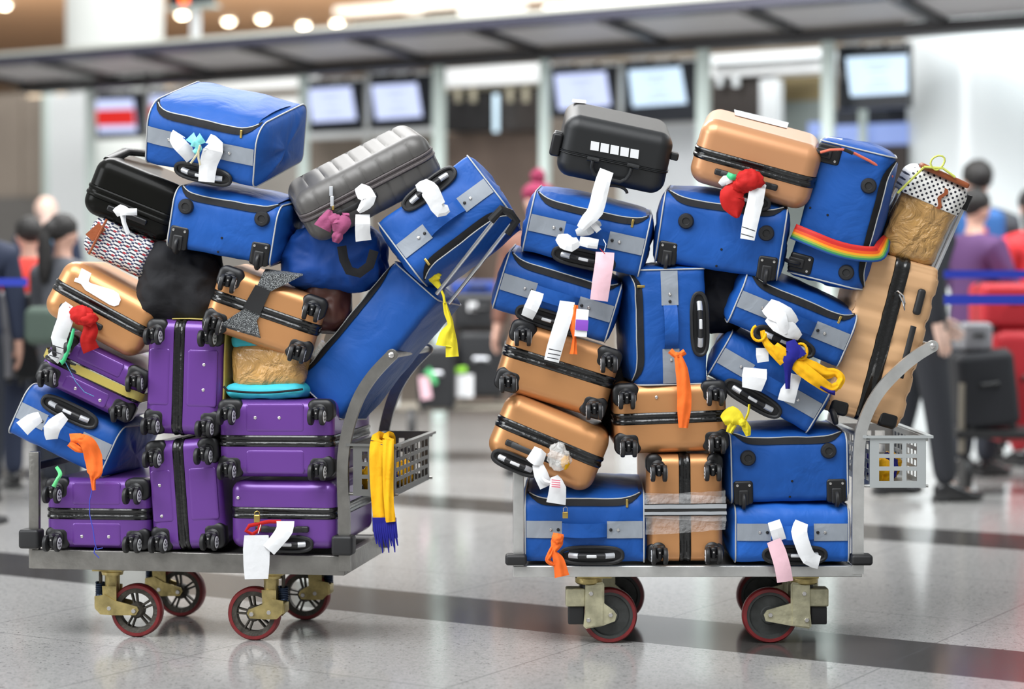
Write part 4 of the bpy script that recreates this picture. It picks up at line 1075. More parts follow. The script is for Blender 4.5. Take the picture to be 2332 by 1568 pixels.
# charcoal ribbed case
S('baggage_tag', 'white tag folded over the handle of the charcoal ribbed case', 'baggage tag', [(816,424,-.03),(828,438,-.05),(842,450,-.055),(832,466,-.05),(816,482,-.04)], [20,38,30,26,10], yl(830)-.06, WHITEP)
S('baggage_tag', 'white tag hanging straight down from the charcoal ribbed case handle', 'baggage tag', [(826,488,-.03),(826,510,-.04),(826,530,-.03),(828,548,-.02)], [32,34,34,36], yl(830)-.06, WHITEP)
knot('ribbon', 'mauve ribbon ruffled on the zip of the charcoal ribbed case', 'ribbon', [(764,500,-.04,18,12)], [([(752,478,-.03),(744,500,-.05),(734,520,-.05)],[10,34,42]),([(770,494,-.05),(776,508,-.06),(770,530,-.05)],[34,48,24]),([(774,520,-.05),(768,540,-.05),(764,552,-.04)],[16,26,14]),([(780,492,-.05),(796,490,-.05)],[16,10])], MAUVE, yl(765)-.06)
g = MB(); yy = yl(755)-.09; g.rbox(P(750,446,yy), P(758,438-14,yy) + Vector((0,.004,0)), .001, SILV, seg=2); g.rbox(P(752,470,yy), P(760,446,yy) + Vector((0,.004,0)), .002, SILV, seg=2); g.rbox(P(756,478,yy), P(761,468,yy) + Vector((0,.004,0)), .001, BRASS, seg=2)
tag(g.build('zip_pull'), 'silver zip pull above the mauve ribbon', 'zip pull')
# steep blue bag
S('baggage_tag', 'white strip tag across the handle of the steep blue bag', 'baggage tag', [(948,428,-.02),(968,424,-.05),(980,436,-.06),(992,458,-.055),(1004,478,-.05),(1022,474,-.04)], [14,34,42,38,36,16], yl(985)-.05, WHITEP, seed=8)
# yellow ribbon on big case
knot('ribbon', 'long yellow ribbon hanging beside the large leaning blue case', 'ribbon', [(988,628,-.03,16,10)], [([(968,624,-.02),(985,632,-.03),(1002,656,-.03)],[14,22,10]),([(1012,688,-.03),(1018,712,-.035),(1026,738,-.04),(1018,762,-.04),(1014,788,-.04)],[8,14,14,34,44]),([(1028,742,-.035),(1028,775,-.035),(1030,812,-.035)],[10,26,30])], YELLOW, 6.36)
b = MB(); b.tube([P(1002,655,6.33),P(1010,672,6.33),P(1013,690,6.33)], .004, YELLOW, 6); tag(b.build('cord'), 'narrow twisted yellow cord joining the yellow ribbon halves', 'cord')
# scarf over the basket
g = MB()
for k, (pts, w) in enumerate([([(862,1005,-.0),(860,1030,-.03),(862,1080,-.035),(866,1130,-.035),(872,1180,-.03)],[36,38,40,42,44]), ([(884,1000,-.01),(884,1040,-.05),(884,1100,-.05),(886,1150,-.05),(890,1188,-.045)],[26,26,24,22,24])]):
    strip('', '', '', pts, w, 6.34, GOLD, build=False, mb=g, seed=k, wob=.004, curl=.01, ripple=.003)
    top = [(pts[0][0], pts[0][1], pts[0][2]), (pts[0][0]+2, pts[0][1]-6, .02), (pts[0][0]+4, pts[0][1]+6, .05), (pts[0][0]+2, pts[0][1]+90, .06)]
    strip('', '', '', top, w[0], 6.34, GOLD, build=False, mb=g, seed=k + 4)
sc_ = tag(g.build('scarf', smooth=70), 'golden yellow scarf with navy fringe draped over the basket rim', 'scarf')
g = MB()
for k in range(11):
    x = 852 + k * 4.6; strip('', '', '', [(x,1178,-.034),(x+2,1210,-.04),(x+6 + (k%3)*2,1238 + (k*7)%22,-.04)], [9,7,2.5], 6.34, NAVYC, build=False, mb=g, seed=k, sub=3)
g.grid(lambda u, v: P(850 + 52*u + 4*v, 1178 + 46*v, 6.34-.036), 6, 4, NAVYC, thick=(0,.004,0))
g.build('fringe', sc_, smooth=70)
for i, (bx0, bx1, by0, by1, bz0, bz1) in enumerate((TL[2], TR[2])):
    Mt = (TL if i == 0 else TR)[1]
    g = MB()
    for k in range(4):
        c = Vector((bx0 + (bx1-bx0)*(.3 + .2*(k % 3)), by0 + (by1-by0)*(.16 + .2*k), bz0 + .045))
        g.blob(Mt @ c, (.034, .055, .042), GOLD if k % 2 == 0 else NAVYC, .2, 2.5, 12, seed=k + i*7)
    tag(g.build('scarf', smooth=70), ['golden and navy scarf bundled inside the dull grey basket', 'golden and navy scarf bundled inside the pale basket'][i], 'scarf')
# ---- right trolley
S('baggage_tag', 'long white strip tag hanging from the folding handle of the matt black case', 'baggage tag', [(1382,388,-.04),(1374,410,-.06),(1366,440,-.06),(1356,480,-.055),(1338,500,-.05),(1322,520,-.045)], [32,34,36,36,30,20], 6.36-.03, WHITEP, seed=1)
S('baggage_tag', 'greyish white tag twisted above the handle of the blue bag under the black case', 'baggage tag', [(1312,530,-.04),(1335,522,-.055),(1352,512,-.055),(1362,520,-.05)], [14,30,34,22], 6.36, mat('grey_paper', (.62,.64,.66), .6))
S('baggage_tag', 'white folded tag left on the handle of the blue bag under the black case', 'baggage tag', [(1268,540,-.03),(1284,548,-.05),(1302,556,-.055),(1318,548,-.05)], [14,36,34,18], 6.36, WHITEP, seed=12)
S('baggage_tag', 'white tag with dark red mark in the middle of the blue bag handle', 'baggage tag', [(1320,548,-.05),(1340,552,-.06),(1362,556,-.055)], [20,24,22], 6.36, WHITEP, seed=13)
S('baggage_tag', 'small white tag slanting above the pink tag', 'baggage tag', [(1338,500,-.065),(1352,512,-.068),(1364,526,-.06)], [12,14,14], 6.36, WHITEP, seed=14)
S('baggage_tag', 'pale pink tag hanging over two blue bags under the black case', 'baggage tag', [(1378,574,-.05),(1376,600,-.06),(1370,640,-.06),(1364,684,-.05)], [42,42,42,40], 6.36, PINKP)
b = MB(); b.tube([P(1366,566,6.295),P(1378,578,6.29)], .0012, RED, 6); b.tube([P(1376,572,6.295),P(1380,556,6.29),P(1374,545,6.30)], .0014, WHITEP, 6); tag(b.build('string'), 'thin string tying the pale pink tag to its handle', 'string')
S('baggage_tag', 'short white tag on the left of the handle above the tilted bronze case', 'baggage tag', [(1224,664,-.03),(1218,682,-.05),(1208,704,-.055),(1200,722,-.04)], [30,32,32,28], 6.36, WHITEP)
T2 = S('baggage_tag', 'long white strip tag hanging over the zip band of the tilted bronze case', 'baggage tag', [(1292,686,-.03),(1288,710,-.055),(1276,750,-.06),(1264,790,-.055),(1256,822,-.05)], [34,36,36,36,34], 6.36, WHITEP, seed=6)
printed(T2, [(1250,794,1278,800), (1248,804,1276,809), (1246,813,1272,818)], 6.285)
PTAG = S('baggage_tag', 'small white tag with a purple stripe hung by a cord', 'baggage tag', [(1327,704,-.06),(1325,728,-.062),(1322,766,-.06)], [28,28,28], 6.36, WHITEP, curl=.0005, wob=.0003)
pt_ = tag(strip('purple_stripe', None, None, [(1326,728,-.0650),(1325,740,-.0660),(1324,752,-.0650)], [28.5,28.5,28.5], 6.36, mat('purple_ink', (.25,.07,.52), .6), curl=.0005, wob=.0003, parent=PTAG))
knot('ribbon', 'thin orange ribbon frayed at its end behind the purple striped tag', 'ribbon', [], [([(1312,694,-.045),(1308,720,-.055),(1306,745,-.055),(1308,770,-.05),(1306,806,-.05)],[10,14,18,8,18])], ORANGE, 6.36)
knot('ribbon', 'long orange ribbon hanging from the upright blue bag onto the wide bronze case', 'ribbon', [(1542,808,-.05,8,6)], [([(1526,798,-.05),(1542,810,-.055),(1560,800,-.05)],[14,12,14]),([(1542,806,-.055),(1552,840,-.06),(1558,890,-.06),(1558,930,-.06),(1556,974,-.055)],[14,28,32,32,20])], ORANGE, 6.36)
knot('knotted_cloth', 'red cloth knotted round the handle of the rose bronze case', 'cloth', [(1708,410,-.06,30,24),(1690,420,-.05,22,18)], [([(1690,420,-.05),(1668,445,-.055),(1672,470,-.05),(1680,496,-.045)],[24,58,50,6])], RED, 6.33)
T3 = S('baggage_tag', 'long white strip tag hanging beside the red cloth', 'baggage tag', [(1738,414,-.045),(1726,428,-.07),(1720,460,-.065),(1710,500,-.06),(1702,545,-.055)], [22,36,36,36,32], 6.33, WHITEP, seed=9)
printed(T3, [(1690,516,1720,526), (1688,532,1716,540)], 6.25)
S('ribbon', 'small green and white scrap tied left of the red cloth', 'ribbon', [(1656,396,-.05),(1666,402,-.06),(1676,404,-.055)], [10,14,14], 6.33, GREENR)
g = strip('', '', '', [(1640,420,-.03),(1652,410,-.05),(1668,408,-.05)], [12,22,14], 6.33, WHITEP, build=False); tag(g.build('baggage_tag', smooth=60), 'small crumpled white tag left of the red cloth', 'baggage tag')
# blue bag with yellow scarf
g = MB()
for k, (pts, w) in enumerate([([(1746,694,-.03),(1762,706,-.06),(1790,720,-.065),(1810,738,-.05)],[34,46,44,24]), ([(1750,720,-.05),(1772,736,-.06),(1800,752,-.06),(1822,768,-.045)],[26,40,38,16]), ([(1776,700,-.065),(1780,728,-.07),(1790,760,-.06)],[22,26,20])]):
    strip('', '', '', pts, w, 6.36, WHITEP, build=False, mb=g, seed=k+3, wob=.006)
tag(g.build('baggage_tag', smooth=40), 'crumpled wad of white tags on the handle of the blue bag with the scarf', 'baggage tag')
g = MB()
for k, (pts, w) in enumerate([([(1736,752,-.05),(1744,778,-.055),(1762,800,-.06),(1784,826,-.06)],[10,16,22,18]), ([(1762,788,-.06),(1780,806,-.065),(1795,818,-.06)],[24,34,20]),
        ([(1800,820,-.06),(1824,838,-.065),(1856,862,-.07),(1890,884,-.06),(1908,876,-.05)],[22,32,30,24,16]), ([(1820,822,-.05),(1850,838,-.055),(1880,850,-.05),(1902,848,-.04),(1916,862,-.045),(1906,882,-.05)],[26,34,28,18,18,16])]):
    strip('', '', '', pts, w, 6.36, GOLD, build=False, mb=g, seed=k, wob=.004, curl=.008, ripple=.0022)
g.tube([P(1728 + 16*math.cos(a), 758 + 18*math.sin(a), 6.305) for a in [2*PI*k/16 for k in range(12)]], .0045, GOLD, 8)
g.tube([P(1824 + 14*math.cos(a), 800 + 18*math.sin(a), 6.305) for a in [2*PI*k/16 - 2 for k in range(12)]], .0045, GOLD, 8)
sf = tag(g.build('scarf', smooth=70), 'golden scarf knotted round the telescopic handle of the tilted blue bag', 'scarf')
g = MB()
for k, (pts, w) in enumerate([([(1800,775,-.06),(1806,800,-.07),(1796,822,-.07),(1794,850,-.06),(1794,885,-.05)],[20,34,26,14,10]), ([(1812,790,-.065),(1826,812,-.07)],[20,26]), ([(1868,880,-.072),(1890,892,-.07),(1902,894,-.06)],[5,8,12])]):
    strip('', '', '', pts, w, 6.36, NAVYC, build=False, mb=g, seed=k, wob=.004, curl=.006)
g.build('fringe', sf, smooth=70)
# lower blue bag tags
S('baggage_tag', 'square white tag above the lower tilted blue bag grey strip', 'baggage tag', [(1736,792,-.05),(1736,808,-.052),(1738,824,-.05)], [28,28,26], 6.38, WHITEP, curl=.0005)
S('baggage_tag', 'wide white tag beside the grip of the lower tilted blue bag', 'baggage tag', [(1720,838,-.04),(1718,858,-.06),(1712,886,-.055)], [52,56,44], 6.38, WHITEP, seed=4)
S('baggage_tag', 'white strip tag under the scarf fringe on the lower tilted blue bag', 'baggage tag', [(1812,852,-.04),(1806,872,-.055),(1796,892,-.055),(1790,914,-.045)], [28,28,38,38], 6.38, WHITEP, seed=6)
knot('ribbon', 'yellow bow ribbon over the corner of the wide bronze case', 'ribbon', [(1690,962,-.06,8,8)], [([(1646,958,-.05),(1668,948,-.06),(1690,960,-.06)],[22,48,16]),([(1668,965,-.055),(1660,985,-.05)],[22,14]),([(1692,958,-.06),(1700,975,-.06),(1704,992,-.055)],[14,20,10]),([(1694,962,-.055),(1704,940,-.055),(1706,920,-.05)],[6,5,5])], YELLOW, 6.36)
# bottom right bag
S('baggage_tag', 'small white tag above the slanted pink tag at the bottom right', 'baggage tag', [(1762,1186,-.03),(1768,1204,-.045),(1776,1230,-.04)], [28,30,30], 6.36, WHITEP)
S('baggage_tag', 'pink tag slanting over the white platform edge', 'baggage tag', [(1762,1230,-.05),(1772,1256,-.055),(1782,1290,-.06),(1788,1324,-.055)], [32,36,36,36], 6.36, PINKP)
S('baggage_tag', 'white curling strip tag at the bottom right blue bag', 'baggage tag', [(1826,1188,-.03),(1820,1210,-.05),(1828,1240,-.055),(1842,1270,-.055),(1866,1280,-.05)], [30,36,34,34,30], 6.36, WHITEP, seed=15)
# bronze lower left tags
g = MB()
for k, (pts, w, mm) in enumerate([([(1208,1030,-.04),(1224,1040,-.06),(1240,1046,-.05)],[34,40,28],WHITEP), ([(1224,1056,-.05),(1232,1080,-.055),(1244,1108,-.05)],[24,32,30],WHITEP), ([(1262,1084,-.06),(1270,1110,-.065),(1266,1146,-.055)],[18,38,44],WHITEP), ([(1232,1086,-.06),(1240,1096,-.062),(1256,1100,-.06)],[10,12,8],WHITEP)]):
    strip('', '', '', pts, w, 6.34, mm, build=False, mb=g, seed=k+21, wob=.005)
BT = tag(g.build('baggage_tag', smooth=50), 'bundle of white tags on the handle of the bronze case overhanging the post', 'baggage tag')
printed(BT, [(1256,1092+5*k,1276,1094+5*k) for k in range(4)], 6.262, mat('pink_print', (.70,.16,.22), .6), 2.5)
g = MB(); g.blob(P(1272,1040,6.27), (.034,.02,.040), mat('clear_bag_plastic', (.9,.9,.88), .15, alpha=.45, coat=1, bump=(30,1.0)), .18, 2.4, 14, seed=4); g.blob(P(1288,1052,6.275), (.014,.012,.020), GOLD, .2, 2, 10)
tag(g.build('plastic_bag', smooth=70), 'small clear plastic pouch crumpled among white tags on the bronze handle', 'plastic bag')
knot('ribbon', 'orange ribbon bow hanging over the left end of the white platform edge', 'ribbon', [(1270,1226,-.05,13,11)], [([(1272,1214,-.045),(1268,1236,-.055),(1262,1256,-.055),(1272,1276,-.055),(1280,1312,-.055)],[24,28,12,26,34]),([(1262,1240,-.05),(1252,1262,-.055),(1248,1276,-.05),(1262,1286,-.05)],[10,13,12,8])], ORANGE, 6.36)
g = MB(); yy = 6.36-.06; g.rbox(P(1281,1180,yy), P(1294,1165,yy) + Vector((0,.010,0)), .002, BRASS, seg=2); g.tube([P(1283,1166,yy+.005),P(1283,1156,yy+.005),P(1288,1153,yy+.005),P(1292,1156,yy+.005),P(1292,1166,yy+.005)], .0015, CHROME, 6)
tag(g.build('padlock'), 'small brass padlock on the zip of the bottom blue bag', 'padlock')
# ================================================================ hall
EX = Vector((-.857, .515, 0)).normalized(); EN = Vector((.515, .857, 0)).normalized()
def WP(px, py, k):
    """where the sight line of a pixel meets the upright plane k metres out, parallel to the check-in row"""
    r = ray(px, py); return EYE + r * (k / EN.dot(Vector((r.x, r.y, 0))))
def slab(mb, x0, x1, y0, y1, k, th, m, b=0):
    """box on plane k spanning photo columns x0..x1; rows measured at its middle"""
    c = WP((x0 + x1)/2, y0, k); z1 = c.z; z0 = WP((x0+x1)/2, y1, k).z
    A, B = WP(x0, HY, k), WP(x1, HY, k)
    L = (B - A).length; u = (B - A).normalized()
    M = Matrix(((u.x, EN.x, 0, A.x), (u.y, EN.y, 0, A.y), (0, 0, 1, 0), (0,0,0,1)))
    mb.rbox((0, 0, z0), (L, th, z1), b, m, seg=2, M=M) if b else mb.box((0, 0, z0), (L, th, z1), m, M=M)
    return mb
def local(name, label, cat, px, py, k, group=None):
    c = WP(px, py, k); u = -EX
    M = Matrix(((u.x, EN.x, 0, c.x), (u.y, EN.y, 0, c.y), (0, 0, 1, c.z), (0,0,0,1)))
    return empty(name, M, label, cat, group), M

# ---- floor
def floor_mat():
    m = mat('terrazzo_floor', (.5,.5,.5), .2); nt = m.node_tree; b = nt.nodes['Principled BSDF']; L = nt.links.new
    N = nt.nodes.new
    tc = N('ShaderNodeTexCoord'); mp = N('ShaderNodeMapping'); mp.inputs['Rotation'].default_value = (0, 0, R(31.5)); L(tc.outputs['Object'], mp.inputs[0])
    sp = N('ShaderNodeSeparateXYZ'); L(mp.outputs[0], sp.inputs[0])
    def math_(op, a, b_=None, c=None):
        x = N('ShaderNodeMath'); x.operation = op
        for i, v in enumerate((a, b_, c)):
            if v is None: continue
            if isinstance(v, (int, float)): x.inputs[i].default_value = v
            else: L(v, x.inputs[i])
        return x.outputs[0]
    def stripe(lo, hi): return math_('MULTIPLY', math_('GREATER_THAN', sp.outputs['Y'], lo), math_('LESS_THAN', sp.outputs['Y'], hi))
    st = math_('MAXIMUM', stripe(5.705, 6.18), stripe(8.51, 9.03))
    def joint(sock, pitch, off): return math_('LESS_THAN', math_('FRACT', math_('MULTIPLY_ADD', sock, 1/pitch, off)), .006/pitch)
    jt = math_('MAXIMUM', joint(sp.outputs['X'], .94, .35), joint(sp.outputs['Y'], .94, .93))
    nb = N('ShaderNodeTexNoise'); nb.inputs['Scale'].default_value = 75; nb.inputs['Detail'].default_value = 3; nb.inputs['Distortion'].default_value = 1.5; L(tc.outputs['Object'], nb.inputs['Vector'])
    r1 = N('ShaderNodeValToRGB'); r1.color_ramp.elements[0].position = .30; r1.color_ramp.elements[1].position = .62
    r1.color_ramp.elements[0].color = (.13,.127,.122,1); r1.color_ramp.elements[1].color = (.44,.43,.415,1); e = r1.color_ramp.elements.new(.40); e.color = (.35,.345,.335,1); L(nb.outputs[0], r1.inputs[0])
    r2 = N('ShaderNodeValToRGB'); r2.color_ramp.elements[0].position = .3; r2.color_ramp.elements[1].position = .7
    r2.color_ramp.elements[0].color = (.050,.047,.045,1); r2.color_ramp.elements[1].color = (.082,.076,.071,1); L(nb.outputs[0], r2.inputs[0])
    def mix(f, a, c):
        x = N('ShaderNodeMix'); x.data_type = 'RGBA'; L(f, x.inputs[0])
        for s_, v in ((6, a), (7, c)):
            if isinstance(v, tuple): x.inputs[s_].default_value = v
            else: L(v, x.inputs[s_])
        return x.outputs[2]
    big = N('ShaderNodeTexNoise'); big.inputs['Scale'].default_value = 1.3; L(tc.outputs['Object'], big.inputs['Vector'])
    c = mix(st, r1.outputs[0], r2.outputs[0]); c = mix(math_('MULTIPLY', jt, .55), c, (.10,.10,.10,1))
    L(c, b.inputs['Base Color'])
    L(math_('MULTIPLY_ADD', big.outputs[0], .10, .09), b.inputs['Roughness'])
    b.inputs['Specular IOR Level'].default_value = .55
    return m
f = MB(); f.box((-30, -6, -.1), (30, 45, 0), floor_mat()); struct(f, 'floor', smooth=0)

# ---- materials of the hall
WARM = mat('warm_ceiling', (.62, .40, .25), .7); BEIGE = mat('beige_wall', (.50, .44, .36), .7, var=(1, .06)); TAUPE = mat('taupe_panel', (.27, .225, .185), .6, var=(1.5, .1))
WHT = mat('white_panel', (.80, .83, .84), .5); PALEG = mat('pale_green_post', (.58, .67, .63), .45); DKM = mat('dark_canopy_metal', (.045, .043, .045), .45, .3)
PANEL = mat('grey_canopy_panel', (.46, .45, .46), .55); NAVYBOX = mat('dark_monitor_casing', (.010, .013, .020), .4)
SCR = mat('lit_screen', (.05,.05,.05), .3, emit=((.60, .68, 1.0), .95)); DARKW = mat('dark_recess', (.022,.021,.022), .5)
LIGHTM = mat('strip_light', (1,1,1), .5, emit=((1,.97,.90), 3.2)); SPOTM = mat('downlight', (1,1,1), .5, emit=((1,.86,.62), 14))
# back walls
m = MB(); slab(m, -700, 3000, -400, 900, 30, .3, BEIGE); struct(m, 'wall_back')
m = MB(); slab(m, -1800, 3000, -10000, -9900, 10, 1, WARM) if False else None
# far ceiling with downlights, above the rear of the hall
def ceil_poly():
    A = WP(-700, HY, 19); B = WP(860, HY, 19); C_ = WP(1010, HY, 30); D_ = WP(-900, HY, 30); z = 5.05
    m = MB(); vs = [(p.x, p.y, z) for p in (A, B, C_, D_)]; vs += [(p[0], p[1], z + .3) for p in vs]
    m.add(vs, [(3,2,1,0),(4,5,6,7),(0,1,5,4),(1,2,6,5),(2,3,7,6),(3,0,4,7)], WARM); struct(m, 'ceiling', smooth=0)
ceil_poly()
for (px, py) in ((10,9),(415,31),(521,46),(598,40),(692,55),(768,50)):
    Y = (5.03 - CH) * F / (HY - py); c = P(px, py, Y); root = empty('ceiling_downlight', T(c), 'round warm downlight set in the brown ceiling', 'ceiling light', 'downlights in the brown ceiling')
    g = MB(); g.lathe([(0,-.06),(.05,-.05),(.070,-.01),(.072,.02)], SPOTM, 24); g.build('diffuser', root); g = MB(); g.lathe([(.075,-.014),(.10,-.012),(.10,.02),(.075,.02)], WHT, 24, ring=True); g.build('trim_ring', root)
m = MB(); slab(m, 410, 576, 70, 100, 29.6, .3, mat('olive_shutter', (.10,.09,.05), .6)); struct(m, 'window_1')
m = MB(); slab(m, 20, 88, 52, 135, 29.6, .3, mat('grey_glass', (.25,.30,.33), .2)); struct(m, 'window_2')
m = MB(); slab(m, 800, 1060, 36, 50, 22, .2, mat('dark_brown_bulkhead', (.035,.025,.015), .6)); slab(m, 840, 1060, 34, 48, 21.8, .2, mat('dark_brown_bulkhead', (.035,.025,.015), .6)); struct(m, 'trim_1')
m = MB(); slab(m, 860, 1500, 14, 60, 25, .2, mat('rust_bulkhead', (.28,.15,.075), .6)); struct(m, 'trim_2')
# white roof beams and light box at the top
m = MB(); slab(m, 760, 1420, -12, 3, 20, .3, WHT); slab(m, 905, 932, -10, 24, 19.9, .3, WHT); struct(m, 'trim_3')
r_, M = local('hanging_light_box', 'white light box hanging below the roof, blurred above the canopy', 'light box', 1100, 25, 20)
m = MB(); Mi = M.inverted()
def slabl(mb, M, *a, **k):
    t = MB(); slab(t, *a, **k); mb.add([M.inverted() @ Vector(v) for v in t.v], t.f, t.mats[0]); return mb
slabl(m, M, 1046, 1160, 8, 40, 20, .4, WHT); m.build('housing', r_)
r_, M = local('ceiling_strip_light', 'long bright strip light high above the canopy', 'ceiling light', 1300, 5, 22)
m = MB(); slabl(m, M, 1240, 2000, -14, 16, 22, .3, LIGHTM); m.build('diffuser', r_)
m = MB(); slabl(m, M, 1240, 2000, 16, 21, 22, .3, WHT); m.build('housing', r_)
# far left sign on a pole
r_, M = local('display_sign', 'dark hanging display sign with an orange dot on a white pole', 'sign', 441, 98, 15)
m = MB(); slabl(m, M, 384, 472, -30, 12, 15, .12, NAVYBOX); m.build('display', r_)
m = MB(); slabl(m, M, 378, 478, 12, 18, 14.98, .16, PALEG); m.build('bezel', r_)
m = MB(); slabl(m, M, 434, 448, 18, 98, 15.05, .06, WHT); m.build('pole', r_)
m = MB(); slabl(m, M, 409, 427, -12, 8, 14.985, .02, mat('orange_led', (.3,.05,0), .4, emit=((1,.12,.02), 2.5))); m.build('lit_symbol', r_)
# columns
m = MB(); c = P(262, HY, 21); m.cyl((c.x, c.y, 0), (c.x, c.y, 6.5), .50, mat('white_column_paint', (.72,.75,.73), .5), 48); struct(m, 'column_left', smooth=50)
m = MB(); c = P(2250, HY, 15.6); m.cyl((c.x, c.y, 0), (c.x, c.y, 5), .64, mat('glossy_white_column', (.78,.83,.84), .22, coat=.5), 64); struct(m, 'column_right', smooth=50)
# ---- canopy over the desks: z and plane of its front and rear edges
KF, KB = 13.0, 14.0
def zat(py, k): return WP(1166, py, k).z
z_top, z_fr, z_bk, z_bot = zat(42, KF), zat(58, KF), zat(116, KB), zat(141, KB)
cr, CM = local('canopy', 'long dark framed canopy with grey panels above the check-in desks', 'canopy', 1166, 60, KF)
def on_line(px, k): q = WP(px, HY, k); return q
XA = -14.0; XB = 2.0 
P_KF = lambda s_, z, k: EN * k + (-EX) * s_ + Vector((0, 0, z))
def sx(px, k): q = WP(px, HY, k); return (q - EN * k).dot(-EX)
lin = CM.inverted()
def cbox(mb, s0, s1, k0, k1, z0a, z0b, z1a, z1b, m):
    """prism along the canopy: front k0 with z0a..z1a, rear k1 with z0b..z1b"""
    vs = [P_KF(s0, z0a, k0), P_KF(s1, z0a, k0), P_KF(s1, z0b, k1), P_KF(s0, z0b, k1), P_KF(s0, z1a, k0), P_KF(s1, z1a, k0), P_KF(s1, z1b, k1), P_KF(s0, z1b, k1)]
    mb.add([lin @ v for v in vs], [(3,2,1,0),(4,5,6,7),(0,1,5,4),(1,2,6,5),(2,3,7,6),(3,0,4,7)], m)
sL, sR = sx(-120, KF), sx(2700, KF)
m = MB(); cbox(m, sL, sR, KF-.02, KF+.14, z_fr, z_fr-.005, z_top+.015, z_top+.015, mat('navy_fascia', (.05,.05,.075), .4)); m.build('front_fascia', cr)
m = MB(); cbox(m, sL, sR, KF-.04, KF+.06, z_top+.015, z_top+.015, z_top+.045, z_top+.045, mat('pale_edge_trim', (.55,.56,.50), .5)); m.build('edge_trim', cr)
m = MB(); cbox(m, sL, sR, KB-.10, KB+.12, z_bot, z_bot, z_bk, z_bk, DKM); m.build('rear_beam', cr)
m = MB(); cbox(m, sL, sR, KF+.1, KB+.1, z_fr + .03, z_bk + .03, z_top+.01, z_top, DKM); m.build('roof_sheet', cr)
xs_ = [-70, 90, 275, 458, 700, 1004, 1330, 1692, 2000, 2330]
ss = [sx(x, KF) for x in xs_]
stp = (ss[-3] - ss[1]) / 6.0
ss = [ss[1] + stp * k for k in range(-1, 9)]
for i in range(len(ss) - 1):
    a = MB(); cbox(a, ss[i] + .05, ss[i+1] - .05, KF+.16, KB-.12, z_fr+.006, z_bk+.012, z_fr+.03, z_bk+.03, PANEL); a.build('ceiling_panel', cr)
    if 1: 
        a = MB(); cbox(a, ss[i] - .05, ss[i] + .05, KF+.0, KB-.05, z_fr - .03, z_bk - .03, z_fr+.02, z_bk+.02, DKM); a.build('cross_beam', cr)
# posts
for px, w, ytop in ((207,14,205),(692,16,190),(1000,22,150),(1241,18,140),(1602,26,120),(1886,26,100)):
    r_, M = local('canopy_post', 'pale green upright post carrying the canopy between dark monitors', 'post', px, HY, 14.0, 'pale posts under the canopy')
    m = MB(); a = sx(px - w/2, 14.0); b_ = sx(px + w/2, 14.0); c = (M.inverted() @ (P_KF((a+b_)/2, 0, 14.0)))
    m.box((-(b_-a)/2, -.03, -CH), ((b_-a)/2, .03, zat(141, KB) - CH), PALEG); m.build('shaft', r_)
# monitors
def monitor(x0, x1, y0, y1, s, label, colour=None, red=False, letter=False):
    k = 14.25; r_, M = local('monitor', label, 'monitor', (x0+x1)/2, (y0+y1)/2, k, None)
    m = MB(); slabl(m, M, x0, x1, y0, y1, k, .12, NAVYBOX); m.build('casing', r_)
    # screen, tilted slightly as in the row
    pts = [WP(px, py, k - .012) for px, py in s]
    mi = M.inverted(); m = MB(); vs = [mi @ p for p in pts]; vs += [v + Vector((0, .01, 0)) for v in vs]
    fs = [(0,1,2,3),(7,6,5,4),(0,4,5,1),(1,5,6,2),(2,6,7,3),(3,7,4,0)]
    m.add(vs, fs, SCR if not colour else mat('lit_screen_bright', (.05,.05,.05), .3, emit=((.62,.80,1.0), 1.0))); sc_ = m.build('screen', r_, smooth=0)
    def inner(u0, v0, u1, v1, mm, nm):
        q = [vs[0].lerp(vs[1], u).lerp(vs[3].lerp(vs[2], u), v) + Vector((0, -.004, 0)) for u, v in ((u0,v0),(u1,v0),(u1,v1),(u0,v1))]
        q += [v + Vector((0, .004, 0)) for v in q]; g = MB(); g.add(q, fs, mm); g.build(nm, sc_, smooth=0)
    if red: inner(0, .30, 1, .80, mat('red_screen_band', (.02,0,0), .3, emit=((.75,.02,.015), .8)), 'red_band')
    else:
        INK = mat('screen_lettering', (.05,.06,.12), .4, emit=((.42,.48,.78), .9))
        for (u0, u1, v) in ((.30,.72,.18),(.38,.64,.34),(.40,.66,.62),(.30,.72,.80)): inner(u0, v, u1, v + .05, INK, 'text_line')
    if letter:
        cu = bpy.data.curves.new('lettering', 'FONT'); cu.body = 'F'; cu.size = .12; cu.extrude = .003
        tmp = bpy.data.objects.new('t', cu); me = bpy.data.meshes.new_from_object(tmp); bpy.data.objects.remove(tmp)
        q = mi @ WP(1912, 186, k - .01); o = bpy.data.objects.new('lettering', me); me.materials.append(mat('grey_lettering', (.35,.36,.38), .5)); COL.objects.link(o); o.parent = r_
        o.matrix_local = T(q) @ rot(90, 'X')
    # white slots along the top
    g = MB()
    for j in range(3):
        a = x0 + (x1 - x0) * (.08 + .32 * j); slabl(g, M, a, a + (x1-x0)*.24, y0 - 2, y0 + 4, k - .01, .02, WHT)
    g.build('top_slots', r_)
monitor(210,332,206,314, [(216,228),(302,225),(310,300),(224,302)], 'monitor with a red banded lit screen at the far left', red=True)
monitor(336,462,202,300, [(340,218),(425,215),(432,290),(346,293)], 'monitor with a red banded screen half hidden by the topmost blue bag', red=True)
monitor(694,830,180,298, [(700,203),(798,197),(810,272),(711,278)], 'monitor with pale blue screen just right of the topmost blue bag')
monitor(838,982,165,290, [(846,195),(948,189),(960,265),(857,272)], 'monitor with pale blue screen above the charcoal ribbed case')
monitor(1250,1410,145,262, [(1262,170),(1378,163),(1390,240),(1272,250)], 'monitor with pale blue screen above the matt black case')
monitor(1418,1590,135,278, [(1431,160),(1549,152),(1563,235),(1441,243)], 'bright monitor between the matt black and rose bronze cases', colour=1)
